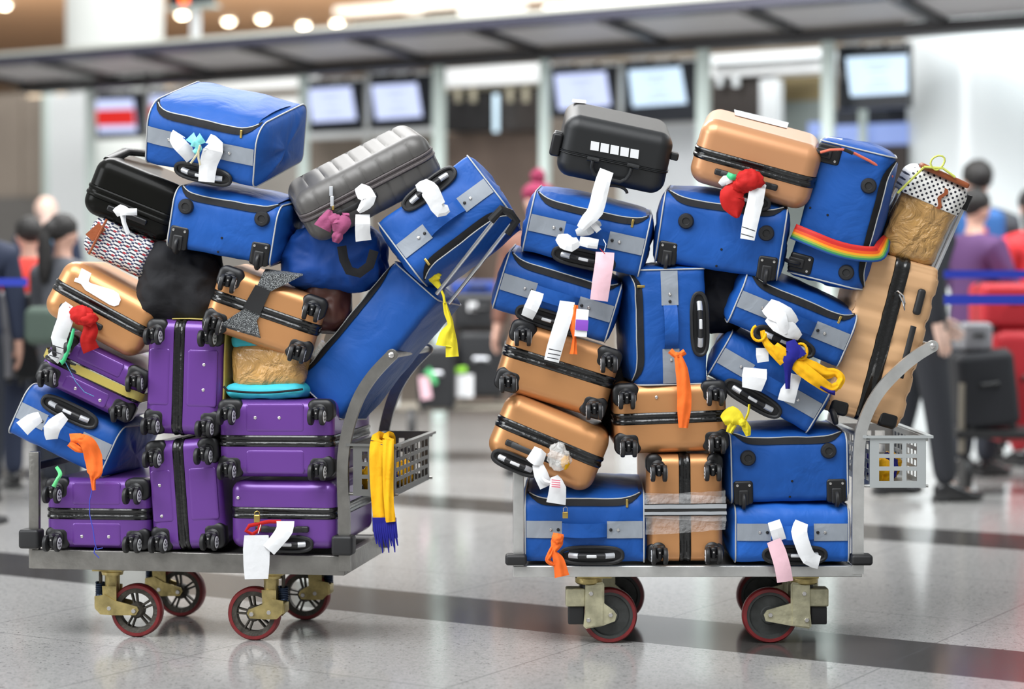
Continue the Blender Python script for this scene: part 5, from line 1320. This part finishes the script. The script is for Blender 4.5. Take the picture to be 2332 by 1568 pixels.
monitor(1907,2066,100,246, [(1926,131),(2066,124),(2066,212),(1937,219)], 'monitor beside the glossy white column', colour=1, letter=True)
# thin chrome dividers
for px in (334, 834, 1412):
    r_, M = local('divider_post', 'thin metal divider between a pair of monitors', 'post', px, 240, 14.1, 'thin posts between paired monitors')
    m = MB(); a = sx(px-4, 14.1); b_ = sx(px+4, 14.1); m.box((-(b_-a)/2, 0, -CH + .0 - (zat(240,14.1)-CH)), ((b_-a)/2, .03, zat(145, 14.1) - zat(240, 14.1)), mat('divider_metal', (.6,.62,.6), .4, .4)); m.build('shaft', r_)
# counters and back panels
def fixture(name, label, cat, parts, k, group=None):
    x0 = min(p[1] for p in parts); x1 = max(p[2] for p in parts); y1 = max(p[4] for p in parts)
    r_, M = local(name, label, cat, (x0+x1)/2, y1, k, group)
    for (pn, a, b_, c, d, dk, th, mm) in parts:
        m = MB(); slabl(m, M, a, b_, c, d, k + dk, th, mm); m.build(pn, r_)
    return r_
fixture('partition_panel', 'taupe partition with square seams behind the queue at the far left', 'partition', [('panel', -260, 48, 222, 452, 0, .1, TAUPE), ('panel', 51, 96, 222, 452, 0, .1, TAUPE), ('panel', -260, 96, 452, 800, 0, .1, mat('dark_grey_base', (.16,.15,.14), .6))], 15.2)
fixture('door_panel', 'tall white door panel with pale frame between taupe partition and left monitors', 'partition', [('leaf', 108, 204, 214, 760, 0, .08, WHT), ('frame', 96, 108, 205, 760, -.02, .12, PALEG)], 15.0)
fixture('check_in_counter', 'check-in counter with taupe backboard under the pale blue monitor pair', 'counter', [('backboard', 696, 1000, 312, 958, .3, .1, TAUPE), ('shelf', 690, 975, 296, 310, .1, .3, WHT), ('desk_front', 600, 1000, 560, 740, -.6, .5, TAUPE)], 14.8)
fixture('check_in_counter', 'check-in counter with dark cabinets and one thin upright light tube', 'counter', [('backboard', 1014, 1236, 300, 958, .3, .1, mat('brown_backboard', (.17,.125,.10), .5, var=(2,.2))), ('header', 1012, 1238, 150, 192, 0, .3, mat('white_header', (.85,.86,.86), .5)), ('rail', 1012, 1238, 192, 204, .1, .2, mat('beige_rail', (.42,.38,.28), .5)),
    ('cabinet', 1014, 1118, 208, 298, .1, .3, DARKW), ('cabinet', 1136, 1236, 206, 296, .1, .3, mat('dark_brown_cabinet', (.04,.032,.028), .5)), ('cabinet_gap', 1118, 1136, 206, 296, .2, .2, mat('black_gap', (.012,.014,.018), .5)),
    ('light_tube', 1123, 1132, 214, 300, -.02, .03, mat('cool_tube', (.5,.6,.65), .3, emit=((.60,.80,.95), .8)))] + [('hook', x, x + 10, 200, 232, -.02, .04, mat('beige_rail', (.42,.38,.28), .5)) for x in (1036, 1070, 1155, 1190)], 14.8)
fixture('check_in_counter', 'check-in counter with white door below the bright monitor', 'counter', [('backboard', 1418, 1592, 282, 958, .2, .1, mat('pale_grey_board', (.62,.64,.66), .5)), ('backboard', 1250, 1418, 264, 958, .2, .1, TAUPE)], 14.6)
fixture('check_in_counter', 'check-in counter with white fascia and dark shelves left of the glossy column', 'counter', [('header', 1616, 1876, 118, 138, 0, .3, WHT), ('header', 1616, 1872, 140, 168, .1, .3, mat('white_header', (.85,.86,.86), .5)), ('cabinet', 1620, 1730, 172, 300, .2, .3, mat('dark_brown_cabinet', (.04,.032,.028), .5)), ('door_leaf', 1730, 1772, 180, 330, .1, .1, WHT),
    ('backboard', 1772, 1876, 170, 230, .6, .1, mat('olive_board', (.22,.17,.08), .6)), ('backboard', 1772, 1876, 230, 958, .6, .1, mat('grey_green_board', (.20,.23,.22), .5)), ('hook', 1632, 1642, 168, 196, .1, .04, WHT), ('hook', 1668, 1680, 168, 196, .1, .04, WHT)], 14.8)
fixture('check_in_counter', 'check-in counter with blue lit band beside the glossy white column', 'counter', [('top_box', 1890, 2064, 246, 290, .3, .3, NAVYBOX), ('lit_band', 1900, 2064, 282, 330, .25, .1, mat('blue_lit_band', (.2,.25,.4), .4, emit=((.22,.32,.72), .6))), ('desk_front', 1890, 2064, 332, 620, .2, .3, mat('dark_desk', (.025,.015,.012), .5)), ('screen_glow', 1840, 1866, 278, 312, .1, .1, mat('blue_lit_band', (.2,.25,.4), .4)), ('upright', 1955, 1970, 246, 345, .1, .05, PALEG)], 14.6)
m = MB(); slab(m, -300, 2800, 330, 900, 19, .2, mat('rear_screen_wall', (.30,.29,.275), .6, var=(.7,.15))); struct(m, 'wall_rear')
m = MB(); slab(m, 455, 700, 178, 204, 17, .2, mat('white_header', (.85,.86,.86), .5)); slab(m, 455, 700, 226, 330, 17, .2, mat('white_header', (.85,.86,.86), .5)); slab(m, -200, 700, 204, 226, 17.1, .2, BEIGE); struct(m, 'wall_left')
# queue barriers
def belt(label, x0, x1, y, Y, h=12):
    g = MB(); A, B = P(x0, y, Y), P(x1, y, Y); g.box((A.x, Y, A.z - h*Y/F), (B.x, Y + .004, A.z + h*Y/F), mat('blue_belt', (.012,.035,.40), .6)); tag(g.build('barrier_belt'), label, 'queue barrier')
belt('upper blue queue belt crossing behind the suited man at the right edge', 2150, 2420, 624, 10.0, 9)
belt('lower blue queue belt crossing in front of the red case', 2150, 2420, 682, 9.2, 11)
belt('blue queue belt at the left edge in front of the queue', -60, 62, 642, 9.6, 9)
def stanchion(px, Y, top, label):
    c = P(px, HY, Y); root = empty('queue_post', T((c.x, c.y, 0)), label, 'queue barrier'); zt = P(px, top, Y).z
    g = MB(); g.cyl((0,0,0), (0,0,.02), .16, BLKR, 24); g.build('base', root); g = MB(); g.cyl((0,0,.02), (0,0,zt), .03, BLKR, 16); g.build('post', root)
stanchion(2420, 10.02, 612, 'black queue post holding the blue belts at the right'); stanchion(-60, 9.62, 630, 'black queue post holding the blue belt at the left')
# rear cart with black cases between the trolleys
def bgcase(label, x0, x1, y0, y1, Y, m, name='suitcase', tilt=0, D=.3, extras=None):
    A = P(x0, y1, Y); B = P(x1, y0, Y); W, H = B.x - A.x, B.z - A.z
    root = empty(name, T(((A.x + B.x)/2, Y, A.z)) @ rot(tilt, 'Y'), label, 'suitcase')
    g = MB(); g.rbox((-W/2, 0, 0), (W/2, D, H), min(W, H) * .16, m, seg=5); g.build('case_body', root)
    g = MB(); g.rbox((-W/2 - .004, D*.42, .01), (W/2 + .004, D*.5, H + .004), min(W, H)*.1, BLKR, seg=4); g.build('zipper_band', root)
    g = MB(); g.tube([(-W*.14, -.004, H*.55), (-W*.14, -.03, H*.58), (W*.14, -.03, H*.58), (W*.14, -.004, H*.55)], .012, SILV if extras == 'grip' else BLKR, 8); g.build('carry_handle', root)
    for sx_ in (-1, 1): g = MB(); g.cyl((sx_*W*.36 - .012, .04, .0), (sx_*W*.36 + .012, .04, .0), .028, BLKR, 16); g.build('wheel', root)
    return root, W, H
DB = mat('charcoal_case', (.014, .015, .017), .5)
bgcase('black case with silver grip on the rear cart, seen between both trolleys', 1040, 1150, 752, 905, 13.0, DB, tilt=0, extras='grip')
bgcase('black case lying on top of the rear cart with a square white label', 1030, 1150, 668, 748, 13.0, DB, extras=None)
bgcase('black case at the left of the rear cart with green and white tags', 950, 1036, 790, 930, 12.8, DB, extras='grip')
bgcase('small blue case topmost on the rear cart', 1026, 1150, 640, 668, 13.1, mat('dull_blue_case', (.02,.06,.30), .5))
S('baggage_tag', 'square white label on the black case topmost but one on the rear cart', 'baggage tag', [(1066,698,-.02),(1076,698,-.02),(1086,698,-.02)], 20, 13.0, WHITEP, curl=0)
S('baggage_tag', 'white and pink tag with a lime ribbon on the rear cart black case', 'baggage tag', [(1059,852,-.05),(1059,878,-.05),(1059,904,-.05)], 38, 13.0, WHITEP, curl=0)
S('ribbon', 'lime ribbon above the white tag on the rear cart', 'ribbon', [(1030,848,-.06),(1046,842,-.06),(1062,842,-.06)], [8,14,14], 13.0, mat('lime_ribbon', (.35,.80,.05), .5))
S('baggage_tag', 'white and pink tag on the small black case at the left of the rear cart', 'baggage tag', [(966,856,-.05),(968,880,-.05),(972,908,-.05)], 24, 12.8, PINKP, curl=0)
S('ribbon', 'pale green ribbon on the small black case of the rear cart', 'ribbon', [(972,842,-.06),(982,854,-.06),(992,874,-.06)], [18,14,8], 12.8, mat('light_green_ribbon', (.12,.6,.22), .5))
c = P(1050, 944, 13.0); root = empty('baggage_cart', T((c.x, 13.0, 0)), 'low metal airport cart carrying black cases behind the main trolleys', 'cart')
CM2 = mat('dull_cart_metal', (.30,.27,.22), .5, .4)
zc = P(0, 925, 13.0).z
g = MB(); g.rbox((-.42, 0, zc-.03), (.42, .5, zc), .01, CM2, seg=2); g.build('deck', root)
for x in (-.32, .30):
    g = MB(); g.cyl((x-.02, .06, zc/2), (x+.02, .06, zc/2), max(zc/2, .05), BLKR, 20); g.build('wheel', root)
g = MB(); g.tube([(-.42, .02, zc), (-.42, .02, zc+.22)], .02, WHT, 8); g.tube([(.42, .02, zc), (.42, .02, zc+.9)], .02, CM2, 8); g.build('frame', root)
# right edge cases
bgcase('black soft case on a cart at the far right behind the suited man', 2196, 2330, 800, 975, 10.9, mat('black_soft_case', (.012,.013,.017), .7), tilt=-6)
bgcase('bright red case stacked highest at the right edge', 2240, 2420, 645, 745, 11.40, mat('red_case', (.50,.015,.025), .5), D=.4)
bgcase('dark red case under the bright red one at the right edge', 2264, 2440, 748, 1010, 11.38, mat('red_case', (.50,.015,.025), .5), D=.4)
bgcase('grey rounded case behind the suited man left of the red cases', 2196, 2262, 735, 798, 10.95, mat('grey_case', (.28,.28,.30), .5), D=.3)
c = P(2262, 1000, 10.9); root = empty('baggage_cart', T((c.x, 10.9, 0)), 'dark cart on small wheels under the black soft case at the right', 'cart')
g = MB(); g.rbox((-.2, 0, .30), (.5, .40, .345), .01, BLKR, seg=2); g.build('deck', root); g = MB(); g.tube([(-.16,.05,.22),(-.16,.02,.60)], .02, CM2, 8); g.build('frame', root)
for x in (-.14, .42): g = MB(); g.cyl((x-.02,.06,.10),(x+.02,.06,.10), .10, BLKR, 20); g.build('wheel', root)
# left edge cases
bgcase('tall grey case standing at the left edge behind the queue belt', -40, 28, 664, 862, 11.0, mat('grey_case', (.28,.28,.30), .5))
bgcase('tall black case standing next to the grey one at the left', 34, 96, 668, 866, 11.0, DB)
# ================================================================ people
SKIN = mat('skin', (.62,.36,.27), .5); SKIN2 = mat('light_skin', (.74,.50,.40), .5); HAIR = mat('black_hair', (.012,.010,.009), .6, bump=(80,.4)); SHOE = mat('black_shoe_leather', (.010,.010,.011), .22, coat=.5)
def skinmesh(name, chains, m, parent, sub=2):
    """chains: list of lists of (x,y,z,rx[,ry]); the first vertex of the first chain is the root; vertices at equal places merge"""
    vs, es, rad, key = [], [], [], {}
    def vid(p):
        k = tuple(round(c, 4) for c in p[:3])
        if k not in key: key[k] = len(vs); vs.append(p[:3]); rad.append((p[3], p[4] if len(p) > 4 else p[3]))
        return key[k]
    for ch in chains:
        ids = [vid(p) for p in ch]
        es += [(a, b) for a, b in zip(ids, ids[1:])]
    me = bpy.data.meshes.new(name); me.from_pydata(vs, es, []); me.materials.append(m)
    o = bpy.data.objects.new(name, me); COL.objects.link(o); o.parent = parent
    md = o.modifiers.new('skin', 'SKIN'); md.use_smooth_shade = True
    for i, (a, b) in enumerate(rad): me.skin_vertices[0].data[i].radius = (a, b)
    me.skin_vertices[0].data[0].use_root = True
    ss_ = o.modifiers.new('sub', 'SUBSURF'); ss_.levels = ss_.render_levels = sub
    return o
def person(label, X, Y, h, face, top, legs, hair=HAIR, skin=SKIN, hair_kind='short', lean=0, arms=None, legpose=None, coat_len=.0, head_turn=0):
    """stands at X,Y; face = heading in degrees (0 looks to +y); body built looking to +y, right = +x"""
    k = h / 1.75
    root = empty('person', T((X, Y, 0)) @ rot(face, 'Z') @ Matrix.Scale(k, 4), label, 'person')
    ln = math.tan(R(lean))
    def q(x, y, z, *r): return (x, y + max(0, z - .95) * ln, z) + r
    arms = arms or {1: [(.24, .0, 1.13), (.26, .04, .88), (.265, .06, .80)], -1: [(-.24, .0, 1.13), (-.26, .04, .88), (-.265, .06, .80)]}
    legpose = legpose or {1: [(.10, .02, .50), (.105, -.01, .10)], -1: [(-.10, .02, .50), (-.105, -.01, .10)]}
    pel = q(0, 0, .95, .10, .07); ch = []
    spine = [pel, q(0, .0, 1.12, .09, .065), q(0, 0, 1.30, .105, .07), q(0, -.01, 1.41, .08, .06), q(0, .0, 1.50, .055, .055), q(0, .01, 1.56, .05, .055), q(0, .02, 1.62, .068, .078), q(0, .015, 1.69, .064, .078), q(0, .01, 1.73, .04, .05)]
    ch.append(spine)
    ch.append([spine[6], q(0, .10, 1.625, .012, .016)])                       # nose
    for s_ in (1, -1): ch.append([spine[6], q(s_*.078, .01, 1.63, .010, .020)])   # ears
    ch.append([spine[6], q(0, .075, 1.565, .030, .022)])                      # chin and jaw
    for s_ in (1, -1):
        a = arms[s_]; sh = q(s_*.175, -.01, 1.38, .040)
        ch.append([spine[3], sh, q(*a[0], .034), q(*a[1], .027)])
        w = Vector(q(*a[1])[:3]); d = (Vector(q(*a[2])[:3]) - w).normalized(); palm = w + d * .055; k_ = w + d * .09
        ch.append([tuple(w) + (.028,), tuple(palm) + (.026, .036)])
        side = d.cross(Vector((1, 0, 0))); side = side.normalized() if side.length > .2 else Vector((0, 1, 0)); inn = Vector((-s_, 0, 0))
        for j, (o_, L1) in enumerate(((-.028, .036), (-.010, .042), (.009, .040), (.026, .030))):
            b0 = palm + d * .03 + side * o_; b1 = b0 + d * L1 + inn * .008; b2 = b1 + d * L1 * .7 + inn * .020
            ch.append([tuple(palm) + (.026, .036), tuple(b0) + (.0095,), tuple(b1) + (.0085,), tuple(b2) + (.007,)])
        t0 = w + d * .03 + side * -.034 + inn * .006; t1 = t0 + d * .035 + side * -.014 + inn * .014; t2 = t1 + d * .028 + inn * .008
        ch.append([tuple(w) + (.028,), tuple(t0) + (.011,), tuple(t1) + (.010,), tuple(t2) + (.008,)])
        L = legpose[s_]
        ch.append([pel, q(s_*.09, 0, .88, .06), q(*L[0], .048), q(*L[1], .036)])
        ft = Vector(L[1]); ch.append([tuple(ft) + (.038,), (ft.x, ft.y + .05, ft.z - .05, .035, .03), (ft.x, ft.y + .15, ft.z - .07, .028, .02)])
    skinmesh('body', ch, skin, root)
    # clothes: same skeleton, thicker
    tc = [[q(0, 0, .76 - coat_len, .185, .15), q(0, 0, .95, .18, .14), q(0, .0, 1.12, .165, .125), q(0, 0, 1.30, .19, .135), q(0, -.01, 1.41, .15, .11), q(0, 0, 1.50, .085, .08)]]
    for s_ in (1, -1):
        a = arms[s_]; e = Vector(a[0]); w = Vector(a[1]); w2 = e.lerp(w, .93)
        tc.append([q(0, -.01, 1.41, .145, .105), q(s_*.19, -.01, 1.39, .082), q(*a[0], .062), q(*w2, .046)])
    skinmesh('jacket', tc, top, root)
    lc = [[q(0, 0, 1.06, .14, .11), q(0, 0, .92, .15, .12)]]
    for s_ in (1, -1):
        L = legpose[s_]; lc.append([q(0, 0, .92, .15, .12), q(s_*.09, 0, .84, .105), q(*L[0], .080), (L[1][0], L[1][1], L[1][2] - .02, .064)])
    skinmesh('trousers', lc, legs, root)
    for s_ in (1, -1):
        ft = Vector(legpose[s_][1]); g = MB()
        z0 = max(ft.z - .10, 0)
        def sh(p): 
            t = (p.y - (ft.y - .07)) / .28; w_ = .82 + .35 * math.sin(min(max(t, 0), 1) * 2.6); hh = 1 - .52 * max(0, min(1, (t - .28) / .45))
            return Vector((ft.x + (p.x - ft.x) * w_ * (1 - .45 * max(0, (t - .8) / .2)), p.y, z0 + (p.z - z0) * hh))
        g.rbox((ft.x - .045, ft.y - .07, z0), (ft.x + .045, ft.y + .21, z0 + .11), (.035, .05, .04), SHOE, seg=4, mid=6, fn=sh)
        so = g.build('shoe', root, smooth=80)
        g = MB(); g.rbox((ft.x - .046, ft.y - .07, z0), (ft.x + .046, ft.y - .0, z0 + .028), .008, BLKR, seg=2); g.build('heel', so)
    hy = .015 + .67 * ln
    g = MB()
    if hair_kind != 'none':
        g.blob((0, hy - .018, 1.675), (.088, .100, .092), hair, .05, 5, 16)
        if hair_kind == 'pony': g.blob((0, hy - .10, 1.66), (.05, .06, .06), hair, .1, 4, 10); g.blob((0, hy - .15, 1.50), (.05, .04, .17), hair, .12, 4, 12)
        if hair_kind == 'long': g.blob((0, hy - .06, 1.56), (.10, .06, .16), hair, .1, 4, 12)
        g.build('hair' if hair_kind != 'hat' else 'hat', root, smooth=80)
    e = MB()
    for s_ in (1, -1): e.blob((s_*.030, hy + .078, 1.645), (.010, .008, .007), WHITEP, 0, 1, 8); e.blob((s_*.030, hy + .084, 1.645), (.005, .004, .005), HAIR, 0, 1, 6)
    e.build('eyes', root)
    e = MB(); e.tube([(-.022, hy + .078, 1.590), (0, hy + .086, 1.588), (.022, hy + .078, 1.590)], .005, mat('lips', (.42,.14,.12), .5), 6); e.build('mouth', root)
    return root
SUIT = mat('charcoal_suit', (.020, .022, .028), .8, bump=(300,.1)); JEAN = mat('dark_jeans', (.02,.024,.035), .8)
def at(px, Y): return (px - CX) * Y / F
# man in a suit walking to the right behind the bright trolley
person('man in a charcoal suit and black shoes walking past behind the right trolley', at(2098, 10.62), 10.62, 1.72, -78, SUIT, SUIT, skin=SKIN2, lean=4, coat_len=.05,
       arms={1: [(.25, -.06, 1.13), (.26, -.02, .92), (.262, .02, .82)], -1: [(-.24, .06, 1.13), (-.25, .22, .95), (-.25, .28, .90)]},
       legpose={1: [(.10, .05, .50), (.10, .10, .10)], -1: [(-.10, -.05, .50), (-.10, -.16, .12)]})
person('person with black hair and dark grey top near the white column', at(2226, 12.9), 12.9, 1.91, 10, mat('dark_grey_top', (.05,.055,.065), .8), JEAN, skin=SKIN)
X = at(2236, 12.55); r_ = empty('backpack', T((X, 12.6, 1.14)), 'blue backpack with a red badge worn by the dark haired person', 'backpack')
g = MB(); g.rbox((-.15, -.10, 0), (.15, .06, .46), .07, mat('blue_backpack', (.02,.10,.30), .7), seg=5); g.build('bag_body', r_)
g = MB(); g.rbox((-.05, -.115, .24), (.02, -.095, .34), .005, mat('red_badge', (.55,.05,.05), .6), seg=2); g.build('badge', r_)
person('person in a purple jacket holding a phone out to the right', at(2220, 12.0), 12.0, 1.69, -60, mat('purple_jacket', (.085,.030,.115), .75), JEAN, skin=SKIN,
       arms={1: [(.25, .06, 1.16), (.20, .30, 1.06), (.19, .38, 1.06)], -1: [(-.24, .06, 1.14), (-.16, .30, 1.10), (-.14, .38, 1.10)]})
person('person in a bright red jacket at the right edge', at(2352, 12.6), 12.6, 1.72, 20, mat('red_jacket', (.66,.025,.030), .7), mat('red_trousers', (.45,.02,.03), .7), hair_kind='long')
rp_ = person('person wearing a raspberry bobble hat between the two trolleys', at(1226, 12.0), 12.0, 1.72, 150, mat('brown_coat', (.22,.10,.07), .8), JEAN, hair=mat('raspberry_knit', (.27,.025,.075), .9, bump=(90,.5)), hair_kind='hat')
g = MB(); g.blob((0,-.0,1.80), (.045,.045,.05), MATS['raspberry_knit'], .15, 4, 10); g.blob((0, .0, 1.70), (.098,.108,.07), MATS['raspberry_knit'], .03, 4, 12); g.build('bobble', rp_)
# the queue at the left
person('bald man in a navy jacket with a light blue collar in the left queue', at(106, 15.0), 15.0, 1.80, 35, mat('navy_jacket', (.018,.026,.055), .8), JEAN, skin=SKIN2, hair=mat('grey_brown_hair', (.10,.075,.06), .8), hair_kind='none')
X = at(108, 14.9); g = MB(); g.blob((X, 14.92, 1.48), (.19,.15,.05), mat('light_blue_collar', (.15,.42,.70), .7), .1, 3, 12); tag(g.build('neck_scarf', smooth=80), 'light blue scarf on the shoulders of the bald man', 'scarf')
person('person in a dark navy coat cut off by the left edge', at(-62, 10.6), 10.6, 1.62, 20, mat('navy_jacket', (.018,.026,.055), .8), JEAN, skin=SKIN)
person('person in a red hooded jacket half hidden behind the ponytailed woman', at(66, 11.3), 11.3, 1.50, 30, mat('scarlet_hood', (.75,.045,.03), .7), mat('navy_jacket', (.018,.026,.055), .8), skin=SKIN, hair_kind='short')
person('woman with a black ponytail and a dark grey coat by the bronze case', at(142, 10.8), 10.8, 1.50, -40, mat('grey_coat', (.10,.105,.12), .8), JEAN, skin=SKIN, hair_kind='pony')
X = at(82, 10.4); r_ = empty('backpack', T((X, 10.5, .82)), 'grey green backpack hanging low in the left queue', 'backpack')
g = MB(); g.rbox((-.08, -.06, 0), (.08, .06, .20), .05, mat('sage_bag', (.07,.10,.08), .8), seg=5); g.build('bag_body', r_)
# ================================================================ camera and light
cam = bpy.data.cameras.new('camera'); co = bpy.data.objects.new('camera', cam); COL.objects.link(co)
co.location = EYE; co.rotation_euler = (R(90), 0, 0)
cam.sensor_width = 36; cam.lens = F / 2332 * 36; cam.shift_y = -(1568/2 - HY) / 2332
cam.dof.use_dof = True; cam.dof.focus_distance = 6.38; cam.dof.aperture_fstop = 1.25
cam.clip_end = 200
sc.camera = co
w = bpy.data.worlds.new('world'); sc.world = w; w.use_nodes = True; nt = w.node_tree; bg = nt.nodes['Background']
tc = nt.nodes.new('ShaderNodeTexCoord'); sp = nt.nodes.new('ShaderNodeSeparateXYZ'); nt.links.new(tc.outputs['Generated'], sp.inputs[0])
rp = nt.nodes.new('ShaderNodeValToRGB'); el = rp.color_ramp.elements
mr = nt.nodes.new('ShaderNodeMapRange'); mr.inputs[1].default_value = -1; mr.inputs[2].default_value = 1; nt.links.new(sp.outputs['Z'], mr.inputs[0]); nt.links.new(mr.outputs[0], rp.inputs[0])
el[0].position = .40; el[0].color = (.25,.24,.23,1); el[1].position = .72; el[1].color = (.95,.98,1.0,1)
e = el.new(.52); e.color = (.55,.56,.56,1)
nt.links.new(rp.outputs[0], bg.inputs['Color']); bg.inputs['Strength'].default_value = .42
def area(name, loc, target, sx_, sy_, power, col=(1,1,1)):
    l = bpy.data.lights.new(name, 'AREA'); l.shape = 'RECTANGLE'; l.size = sx_; l.size_y = sy_; l.energy = power; l.color = col
    o = bpy.data.objects.new(name, l); COL.objects.link(o); o.location = loc
    o.rotation_euler = (Vector(target) - Vector(loc)).to_track_quat('-Z', 'Y').to_euler(); return o
area('overhead_fill', (-1.2, 3.8, 5.2), (0, 6.6, .9), 5, 3, 300, (.96,.98,1))  # added soft lamp above and ahead of the bags, out of view
area('left_key', (-7.5, 3.5, 3.6), (-.5, 6.5, 1.0), 4, 3, 230, (.95,.98,1))  # added key lamp from camera left for the bags, no window modelled
area('rear_floor_fill', (-2.2, 12.0, 6.5), (-2.2, 11.8, 0), 4.5, 3.5, 420, (1,1,1))  # added lamp out of frame, makes the bright patch on the floor behind
area('column_fill', (5.5, 10.5, 5.5), (3.4, 14.5, 2.2), 2.5, 2.5, 230, (.9,.98,1))  # added lamp out of frame, brightens the right column
area('hall_light', (0, 20, 6.8), (0, 20, 0), 16, 6, 800, (1,.97,.92))
area('ceiling_fill', (-3.5, 24, 2.5), (-3.5, 25, 5.0), 12, 4, 600, (1,.86,.70))  # added lamp hidden behind the canopy, brightens the warm ceiling from below
area('desk_light', (1.5, 11.3, 4.6), (1.5, 14.8, 1.7), 8, 1.5, 260, (1,1,1))
vs_ = sc.view_settings; vs_.view_transform = 'Standard'; vs_.look = 'None'; vs_.exposure = .36; vs_.gamma = 1; vs_.use_curve_mapping = False
sc.cycles.max_bounces = 8; sc.cycles.transparent_max_bounces = 12
for o in list(bpy.data.objects):
    if o.type == 'MESH' and o.get('label') == '': pass
